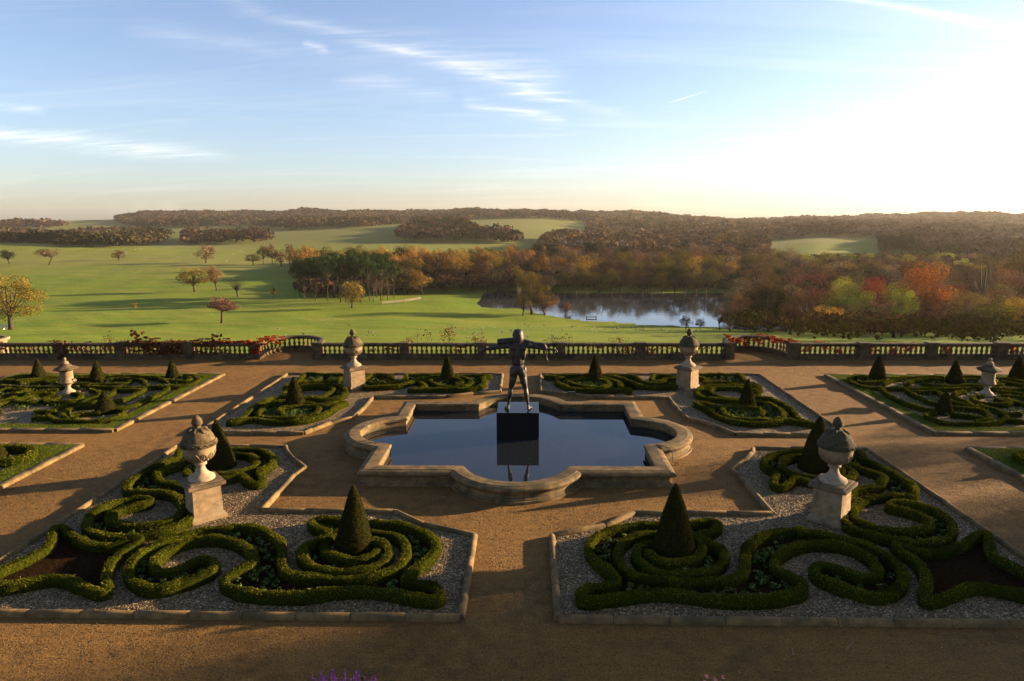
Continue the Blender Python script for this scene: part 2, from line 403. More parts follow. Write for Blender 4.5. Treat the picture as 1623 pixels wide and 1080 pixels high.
def leaf_quads(P, Nn, size, spread=0.9, asp=0.6, rng=RNG):
    """small quads at points P (n,3), facing roughly along Nn"""
    n = len(P); d = Nn + rng.normal(0, spread, (n, 3)); d /= np.linalg.norm(d, axis=1)[:, None] + 1e-9
    a = np.cross(d, rng.normal(0, 1, (n, 3))); a /= np.linalg.norm(a, axis=1)[:, None] + 1e-9
    b = np.cross(d, a); s = (size * rng.uniform(0.6, 1.4, n))[:, None]
    V = np.stack([P - a * s * asp, P + b * s, P + a * s * asp, P - b * s], 1).reshape(-1, 3)
    return V, np.arange(n * 4).reshape(n, 4)
def catmull(P, closed, step):
    P = [np.array(p, float) for p in P]; out = []; n = len(P)
    for i in range(n if closed else n - 1):
        g = (lambda k: P[k % n]) if closed else (lambda k: P[min(max(k, 0), n - 1)])
        p0, p1, p2, p3 = g(i - 1), g(i), g(i + 1), g(i + 2)
        m = max(2, int(np.linalg.norm(p2 - p1) / step))
        for k in range(m):
            t = k / m
            out.append(0.5 * ((2 * p1) + (p2 - p0) * t + (2 * p0 - 5 * p1 + 4 * p2 - p3) * t * t + (3 * p1 - p0 - 3 * p2 + p3) * t ** 3))
    if not closed: out.append(P[-1])
    return np.array(out)
def fill_poly(name, P, z, mat, parent=None):
    tri = tessellate_polygon([[Vector((p[0], p[1], 0)) for p in P]])
    return link(name, mesh_py(name, [(p[0], p[1], z) for p in P], [list(t) for t in tri], mat), parent)
def inside(P, x, y):
    P = np.asarray(P); ins = np.zeros(np.shape(x), bool); n = len(P)
    for k in range(n):
        a, b = P[k], P[(k + 1) % n]
        with np.errstate(divide='ignore', invalid='ignore'):
            ins ^= ((a[1] > y) != (b[1] > y)) & (x < (b[0] - a[0]) * (y - a[1]) / (b[1] - a[1]) + a[0])
    return ins
TERRAIN_T=[-1.2656, -0.7837, -0.594, -0.4999, -0.4061, -0.2198, -0.0352, 0.1477, 0.329, 0.419, 0.5087, 0.7072, 1.2119]
TERRAIN_Y=[38, 60, 110, 150, 195, 240, 285, 345, 420, 500, 600, 700, 800, 950, 1100, 1300, 1700, 2200, 2600, 3000, 3600]
TERRAIN_Z=[[-4.0,-5.0,-11.9,-17.5,-23.2,-25.7,-28.2,-29.4,-29.3,-27.8,-24.8,-22.3,-19.2,-24.3,-27.3,-21.6,-15.0,-7.4,1.8,-10.3,-20.6],[-4.0,-5.0,-11.9,-17.5,-23.3,-25.9,-28.4,-29.4,-29.4,-27.5,-24.5,-21.5,-19.8,-26.7,-30.2,-24.0,-16.6,-9.7,-3.5,-16.2,-27.6],[-4.0,-5.0,-11.9,-17.5,-23.7,-26.1,-28.5,-29.4,-29.4,-28.2,-26.0,-23.9,-24.7,-30.0,-28.9,-24.9,-17.9,-9.4,8.6,-7.6,-23.8],[-4.0,-5.0,-11.9,-17.5,-23.9,-26.4,-28.5,-29.4,-29.4,-28.3,-26.7,-26.0,-26.4,-27.7,-25.2,-20.6,-12.3,-4.3,14.7,-3.3,-25.2],[-4.0,-5.0,-11.9,-17.5,-24.0,-26.6,-28.5,-29.4,-29.4,-28.9,-28.0,-26.9,-26.7,-26.2,-23.6,-18.7,-11.4,-1.2,18.3,-4.5,-26.6],[-4.0,-5.0,-11.9,-17.5,-24.2,-27.1,-27.8,-29.4,-29.4,-29.6,-27.7,-26.0,-24.3,-21.7,-18.3,-12.5,-9.6,5.0,25.5,-1.5,-29.3],[-4.0,-5.0,-11.9,-17.5,-24.6,-29.2,-29.2,-29.6,-30.0,-30.3,-28.6,-27.0,-25.5,-22.3,-17.1,-10.0,-0.2,3.3,16.4,-9.2,-32.1],[-4.0,-5.0,-11.9,-17.5,-24.8,-30.6,-30.3,-30.0,-30.5,-30.5,-30.0,-29.3,-28.9,-28.1,-26.8,-24.9,-18.3,-6.3,5.0,-16.9,-34.8],[-4.0,-5.0,-11.9,-17.5,-25.0,-30.8,-30.9,-30.8,-31.5,-31.7,-30.9,-29.7,-28.6,-26.9,-26.5,-25.8,-22.6,-19.8,-17.9,-13.8,-37.4],[-4.0,-5.0,-11.9,-17.5,-25.0,-29.4,-29.4,-29.4,-29.4,-27.2,-24.5,-23.6,-22.4,-22.1,-22.0,-22.8,-20.1,-16.7,-11.9,-15.0,-38.8],[-4.0,-5.0,-11.9,-17.5,-25.0,-29.4,-29.4,-29.4,-29.4,-28.3,-25.8,-24.5,-22.6,-22.4,-23.3,-24.4,-22.3,-17.5,-8.3,-16.1,-40.1],[-4.0,-5.0,-11.9,-17.5,-25.0,-29.4,-29.4,-29.4,-29.4,-32.2,-31.5,-30.6,-28.9,-28.2,-29.0,-30.0,-26.6,-17.3,-3.6,-18.6,-43.0],[-4.0,-5.0,-11.9,-17.5,-25.1,-29.4,-29.4,-29.4,-29.4,-32.8,-32.4,-31.7,-30.3,-29.9,-31.0,-32.4,-30.0,-22.0,-4.8,-25.0,-50.4]]
LAKE=[(-22.8,302.2),(-20.2,289.2),(-12.5,287.1),(-5,285),(3.3,267.9),(16.4,257.6),(28.3,246.5),(45.8,242),(56.8,236.3),(66.3,233.5),(77,228.2),(91.6,233.5),(109.3,255.5),(129,302.8),(126.1,332.3),(98.2,341.1),(51.4,341.8),(19.9,342.3),(0.9,348.4),(-15.5,354.7),(-21.4,342.9)]
WOODS={
 'left_wood':([(-1012,800),(-574,790),(-513,745),(-432,745),(-504,880),(-546,1020),(-657,1250),(-1582,1250)],['tan', 'rust', 'olive', 'dark']),
 'far_left_ridge':([(-2151,1700),(-1162,1700),(-1411,2050),(-2594,2050)],['rust', 'tan']),
 'hill_wood':([(-1128,1900),(-905,1600),(-779,1560),(-710,1750),(-465,1330),(-310,1330),(-288,1500),(-319,1750),(-158,1750),(-133,1850),(160,1800),(244,2750),(-1659,2750)],['rust', 'dark', 'rust', 'brown', 'olive']),
 'rectangular_copse':([(-459,905),(-343,905),(-402,1060),(-454,1120),(-583,1150)],['rust', 'brown']),
 'meadow_copse':([(-166,860),(-11,850),(-12,960),(-104,1150),(-140,1480),(-218,1500),(-219,1200)],['rust', 'brown', 'dark', 'redbrown']),
 'lakeside_wood':([(7,600),(206,600),(925,2700),(239,2700),(89,1000),(28,960)],['olive', 'tan', 'rust', 'orange', 'pale', 'brown']),
 'undergrowth_far_shore':([(-21,352),(128,350),(219,600),(7,600),(-25,420)],['brown', 'olive', 'bare', 'darkbrown']),
 'undergrowth_middle':([(-106,318),(-59,325),(-22,350),(1,400),(1,560),(-190,560)],['brown', 'darkbrown', 'olive', 'bare']),
 'undergrowth_right':([(134,370),(320,370),(467,540),(195,540)],['brown', 'bare', 'olive', 'tan']),
 'undergrowth_near':([(51,170),(37,105),(37,88),(75,86),(287,350),(112,340),(71,235)],['darkbrown', 'brown', 'olivedark', 'darkbrown', 'olive']),
 'right_wood':([(333,970),(479,950),(311,600),(508,560),(2450,2700),(925,2700)],['olive', 'tan', 'rust', 'brown', 'pale']),
}
HEDGE={
 'fish':[(-11.62,13.19),(-11.52,13.59),(-11.5,13.93),(-11.35,14.3),(-11.25,14.71),(-11.21,15.08),(-11.54,15.69),(-11.71,16.05),(-11.42,15.97),(-10.91,15.56),(-10.39,15.26),(-9.95,15.13),(-9.59,15.21),(-9.39,15.41),(-9.22,15.5),(-9.14,15.17),(-9.21,14.84),(-9.22,14.48),(-9.1,14.05),(-8.87,13.59),(-8.65,13.24),(-8.6,13.06),(-8.88,13.14),(-9.21,13.29),(-9.65,13.53),(-10.08,13.61),(-10.45,13.47),(-10.75,13.31),(-10.97,13.25),(-11.26,13.15)],
 'scroll1':[(-3.19,14.99),(-3.28,14.7),(-3.6,14.5),(-4.02,14.6),(-4.33,14.82),(-4.52,15.18),(-4.53,15.68),(-4.18,15.98),(-3.42,15.91),(-2.97,15.74),(-2.65,15.38),(-2.48,14.85),(-2.51,14.3),(-2.8,13.93),(-3.22,13.74),(-3.76,13.67),(-4.29,13.73),(-4.73,13.79),(-5.05,13.97),(-5.25,14.3),(-5.4,14.75),(-5.61,15.28),(-5.99,15.74),(-6.44,16.07),(-6.89,16.18),(-7.23,16.2),(-7.18,16.09),(-7.67,15.99),(-8.09,15.75),(-8.45,15.42),(-8.72,14.96),(-8.75,14.49),(-8.62,14.01),(-8.33,13.6),(-7.93,13.3),(-7.52,13.22),(-7.2,13.4),(-6.92,13.67),(-6.72,13.94),(-6.76,14.26),(-6.96,14.45),(-7.2,14.45),(-7.43,14.22),(-7.61,13.99),(-7.81,13.93),(-8.05,14.06),(-8.23,14.4),(-8.25,14.75),(-8.14,15.13),(-7.91,15.38),(-7.55,15.5),(-7.12,15.47),(-6.74,15.31),(-6.37,15.05),(-6.07,14.69),(-5.93,14.34),(-6.05,14.14),(-6.18,13.91),(-6.27,13.68),(-6.18,13.41),(-5.94,13.25),(-5.52,13.08),(-4.95,13.01),(-4.29,13.02),(-3.88,13.14),(-3.46,13.24),(-3.01,13.25),(-2.55,13.16),(-2.08,13.02),(-1.71,12.92),(-1.48,12.95),(-1.49,13.19),(-1.69,13.4),(-2.02,13.46),(-2.26,13.57),(-2.29,13.83),(-2.14,14.21),(-1.94,14.6),(-1.83,15.07),(-1.92,15.55),(-2.24,15.95),(-2.69,16.24),(-3.21,16.42),(-3.77,16.48),(-4.33,16.53),(-4.8,16.65),(-5.15,16.71),(-5.25,16.45),(-5,16.12),(-4.6,15.86),(-4.77,15.45),(-4.97,15.18),(-4.95,14.81),(-4.74,14.41),(-4.42,14.15),(-3.94,13.99),(-3.48,14.02),(-3.13,14.17),(-2.91,14.59),(-2.92,15),(-3.14,15.31),(-3.42,15.45)],
 'scroll2':[(-10.04,20.46),(-10.06,20.26),(-9.87,19.96),(-9.53,19.77),(-9.33,19.73),(-9.01,19.76),(-8.65,19.92),(-8.42,20.17),(-8.33,20.51),(-8.46,20.92),(-8.69,21.28),(-9.03,21.52),(-9.33,21.6),(-9.82,21.56),(-10.23,21.34),(-10.55,20.95),(-11.12,19.89),(-10.94,19.53),(-10.64,19.18),(-10.2,18.97),(-9.77,18.77),(-9.41,18.44),(-9,17.82),(-8.68,17.17),(-8.54,16.69),(-8.55,16.44),(-8.67,16.15),(-9.01,15.87),(-9.43,15.67),(-9.92,15.6),(-10.42,15.71),(-10.85,16),(-11.16,16.49),(-11.3,17.01),(-11.23,17.46),(-10.96,17.79),(-10.62,17.95),(-10.29,17.86),(-10.17,17.62),(-10.36,17.48),(-10.61,17.3),(-10.76,17.02),(-10.71,16.69),(-10.45,16.38),(-10.08,16.22),(-9.63,16.2),(-9.22,16.36),(-8.96,16.59),(-8.92,16.98),(-9.16,17.53),(-9.52,17.96),(-10.01,18.26),(-10.64,18.4),(-10.99,18.37),(-11.23,18.42),(-11.52,18.87),(-11.61,19.45),(-11.57,20.08),(-11.42,20.8),(-11.29,21.34),(-11.4,21.71),(-11.4,22),(-10.84,22.1),(-10.3,22.14),(-9.71,22.09),(-9.14,22.06),(-8.61,21.87),(-8.2,21.47),(-7.92,21.01),(-7.89,20.56),(-7.98,20.17),(-7.94,19.89),(-7.74,19.57),(-7.62,19.18),(-7.78,19.06),(-8.06,19.26),(-8.34,19.61),(-8.52,19.65),(-8.67,19.51),(-8.89,19.42),(-9.11,19.38),(-9.26,19.36),(-9.76,19.46),(-10.15,19.81),(-10.35,20.13),(-10.39,20.4),(-10.29,20.6),(-10.1,20.77)],
 'back_fish':[(-8.9,33.28),(-9.54,33.43),(-10.02,33.49),(-10.9,33.52),(-10.9,32.98),(-10.8,32.29),(-10.78,31.66),(-11.05,31.4),(-11.07,31.08),(-10.89,30.46),(-10.88,31.29),(-10.35,31.53),(-9.96,31.69),(-9.55,31.8),(-9.1,31.76),(-8.77,31.67),(-8.93,32.22),(-8.87,32.61),(-8.69,32.77)],
 'back_scroll_outer':[(-9.57,26.51),(-9.7,26.58),(-9.85,26.91),(-9.83,27.19),(-9.73,27.33),(-9.5,27.47),(-9.16,27.61),(-8.77,27.56),(-8.43,27.39),(-8.23,26.9),(-8.24,26.26),(-8.64,25.88),(-9.24,25.73),(-9.84,25.8),(-10.29,25.99),(-10.55,26.52),(-10.63,27.41),(-10.41,28.1),(-10.01,28.34),(-9.43,28.5),(-8.91,28.62),(-8.32,28.8),(-7.96,29.11),(-7.89,29.76),(-8.19,30.61),(-8.72,31.12),(-9.4,31.25),(-10.02,31.16),(-10.39,30.81),(-10.62,30.46),(-10.67,29.86),(-10.47,29.37),(-10.15,29.13),(-9.66,28.84),(-9.29,28.81),(-8.85,28.96),(-8.63,29.49),(-8.6,30.19),(-8.92,30.76),(-9.56,30.89),(-10.09,30.68),(-10.16,30.28)],
 'back_ring_outer':[(-10.16,29.05),(-10.51,29.13),(-10.85,28.82),(-11.08,28.14),(-11.15,27.27),(-11.04,26.65),(-10.93,25.94),(-11.04,25.56),(-11.25,25.22),(-11.01,25.32),(-10.83,25.5),(-10.37,25.68),(-9.85,25.43),(-9.17,25.3),(-8.52,25.47),(-8.02,25.97),(-7.77,26.69),(-7.62,27.59),(-7.43,28.13),(-7.76,28.14),(-8.07,27.82),(-8.39,27.6),(-8.77,27.85),(-9.25,27.9)],
 'back_in_L':[(-6.32,32.64),(-6.59,33.06),(-7.02,33.23),(-7.44,33.12),(-7.65,32.59),(-7.63,32.08),(-7.23,30.81),(-6.64,30.82),(-6.12,30.95),(-5.7,31.14),(-5.33,31.69),(-5.04,32.2),(-4.73,32.65),(-4.29,32.95),(-3.82,33.04),(-3.32,32.93),(-2.7,32.52),(-2.36,31.81),(-2.49,31.13),(-2.87,30.88),(-3.56,30.93),(-4.07,31.31),(-4.39,31.8),(-4.33,32.2),(-3.98,32.45),(-3.57,32.62),(-3.18,32.51),(-2.82,32.01),(-2.84,31.51),(-3.06,31.41)],
 'back_in_L2':[(-7.36,31.54),(-6.88,31.49),(-6.42,31.55),(-6,31.75),(-5.64,32.09),(-5.68,32.71),(-5.69,33.18),(-5.06,33.25),(-4.35,33.36),(-3.36,33.25),(-2.61,33.04),(-1.98,33.15),(-1.5,33.09),(-1.86,32.67),(-1.74,32.01),(-1.77,31.32),(-2.09,30.7),(-2.61,30.51),(-3.5,30.43),(-4.39,30.42),(-5.1,30.35),(-4.77,30.55),(-4.44,30.87),(-4.7,31.5),(-4.87,31.69)],
 'back_in_R':[(7.4,31.58),(6.93,31.48),(6.49,31.57),(5.99,31.86),(5.76,32.46),(5.6,32.98),(5.21,33.26),(4.64,33.3),(3.68,33.34),(2.7,33.29),(1.73,33.22),(1.24,33.02),(1.57,32.81),(1.91,32.81),(2.11,32.48)],
 'back_in_R1':[(2.07,32.65),(1.82,32.44),(1.75,31.83),(1.93,31.25),(2.35,30.6),(2.96,30.42),(3.61,30.34),(4.28,30.38),(4.73,30.43),(4.97,30.08),(4.89,30.62),(4.62,30.8),(4.7,31.37),(4.57,32.01),(4.3,32.45),(4.02,32.51)],
 'back_in_R2':[(7.29,31.06),(6.59,30.91),(5.98,31),(5.57,31.28),(5.22,31.96),(4.93,32.56),(4.58,32.83),(4.01,32.83),(3.53,32.82),(3.05,32.76),(2.55,32.34),(2.35,31.84),(2.57,31.26),(3.08,30.88),(3.65,30.7),(4.09,31.08),(4.22,31.65),(3.99,32.25),(3.41,32.49),(3.02,32.41),(2.62,32.04)],
 'back_in_R3':[(7.7,32.99),(7.17,33.2),(6.63,33.14),(6.37,32.57),(6.39,32.06),(6.77,32.1),(7.1,32.57),(7.6,32.52)],
}
FAR_HEDGE=[
 [(17.03,33.21),(16.39,33.02),(15.86,32.36),(15.71,31.8),(15.85,31.23),(16.39,30.92),(17.2,30.84),(18.26,30.7),(19.43,30.78),(20.61,30.86)],
 [(24.49,33.21),(25.13,33.02),(25.66,32.36),(25.81,31.8),(25.67,31.23),(25.13,30.92),(24.32,30.84),(23.26,30.7),(22.09,30.78),(20.91,30.86)],
 [(16.81,32.76),(16.53,32.68),(16.24,32.36),(16.18,32.05),(16.49,31.95),(16.85,31.98),(17.37,32.24)],
 [(24.71,32.76),(24.99,32.68),(25.28,32.36),(25.34,32.05),(25.03,31.95),(24.67,31.98),(24.15,32.24)],
 [(17.08,31.73),(17.76,32.37),(18.44,32.77),(19.31,33.04),(20.21,33.12),(20.67,33.02)],
 [(24.44,31.73),(23.76,32.37),(23.08,32.77),(22.21,33.04),(21.31,33.12),(20.85,33.02)],
 [(17.94,31.37),(18.57,32.12),(19.26,32.51),(19.91,32.59),(20.29,32.38)],
 [(23.58,31.37),(22.95,32.12),(22.26,32.51),(21.61,32.59),(21.23,32.38)],
 [(19.14,32.07),(19.03,31.57),(19.63,31.31),(20.29,31.26),(20.74,31.39)],
 [(22.38,32.07),(22.49,31.57),(21.89,31.31),(21.23,31.26),(20.78,31.39)],
 [(16.53,30.76),(16.3,29.74),(16.29,28.88),(16.38,28.07),(16.58,27.5),(16.95,27.18)],
 [(24.99,30.76),(25.22,29.74),(25.23,28.88),(25.14,28.07),(24.94,27.5),(24.57,27.18)],
 [(17.53,30.6),(17.4,29.74),(17.37,29.1),(17.44,28.48),(17.72,28.14)],
 [(23.99,30.6),(24.12,29.74),(24.15,29.1),(24.08,28.48),(23.8,28.14)],
 [(17.63,30.37),(18.22,30.24),(18.7,30.2),(18.53,29.54),(18.43,29),(18.39,28.49),(18.62,28.09),(18.89,27.71)],
 [(23.89,30.37),(23.3,30.24),(22.82,30.2),(22.99,29.54),(23.09,29),(23.13,28.49),(22.9,28.09),(22.63,27.71)],
 [(17.75,27.85),(18.26,27.51),(18.71,27.42),(18.76,26.96),(18.47,26.25),(18.02,25.74),(17.57,25.7)],
 [(23.77,27.85),(23.26,27.51),(22.81,27.42),(22.76,26.96),(23.05,26.25),(23.5,25.74),(23.95,25.7)],
 [(16.74,26.91),(16.38,26.8),(16.05,26.4),(16.06,26.06),(16.34,25.56),(16.96,25.4),(17.66,25.41),(18.34,25.58),(18.98,26.09),(19.27,26.61),(19.41,27.33),(19.2,27.71),(19.32,28.3),(19.52,28.91)],
 [(24.78,26.91),(25.14,26.8),(25.47,26.4),(25.46,26.06),(25.18,25.56),(24.56,25.4),(23.86,25.41),(23.18,25.58),(22.54,26.09),(22.25,26.61),(22.11,27.33),(22.32,27.71),(22.2,28.3),(22,28.91)],
 [(17.18,26.64),(17.5,26.52),(17.83,26.42),(18.15,26.16)],
 [(24.34,26.64),(24.02,26.52),(23.69,26.42),(23.37,26.16)],
 [(20,30.32),(19.4,29.98),(18.89,29.32),(18.91,28.9),(19.02,28.49),(18.83,27.9),(19.07,27.67)],
 [(21.52,30.32),(22.12,29.98),(22.63,29.32),(22.61,28.9),(22.5,28.49),(22.69,27.9),(22.45,27.67)],
 [(20.36,29.59),(19.73,29.33),(19.38,28.4),(19.96,28.16),(20.46,28.15),(20.52,29.02)],
 [(21.16,29.59),(21.79,29.33),(22.14,28.4),(21.56,28.16),(21.06,28.15),(21,29.02)],
 [(19.13,26.7),(19.56,26.75),(20.03,26.79)],
 [(22.39,26.7),(21.96,26.75),(21.49,26.79)],
 [(18.83,25.88),(19.17,25.82),(19.45,25.82)],
 [(22.69,25.88),(22.35,25.82),(22.07,25.82)],
 [(20.36,29.59),(19.73,29.33),(19.38,28.4),(19.96,28.16),(20.46,28.15),(20.85,28.55),(20.88,28.92),(20.52,29.02)],
]
RING=[(-16.85,20.81),(-16.54,20.95),(-16.28,21.26),(-16.37,21.63),(-16.78,21.95),(-17.42,22.11),(-17.93,22.2)]
KERB_FRONT=[(-1.07,12.6),(-1.08,15.99),(-1.18,16.2),(-2.38,16.7),(-3.25,17.47),(-6.69,17.48),(-6.99,17.52),(-6.96,18.72),(-6.95,20.14),(-6.79,20.73),(-7.47,21.56),(-7.88,22.18),(-8.14,22.77)]
KERB_BACK=[(1.02,33.74),(0.94,30.53),(2.14,30.2),(3.2,29.72),(5.08,29.47),(6.56,29.49),(6.58,27.63),(6.67,26.34),(7.39,25.67),(7.84,24.73),(8.04,24.35)]
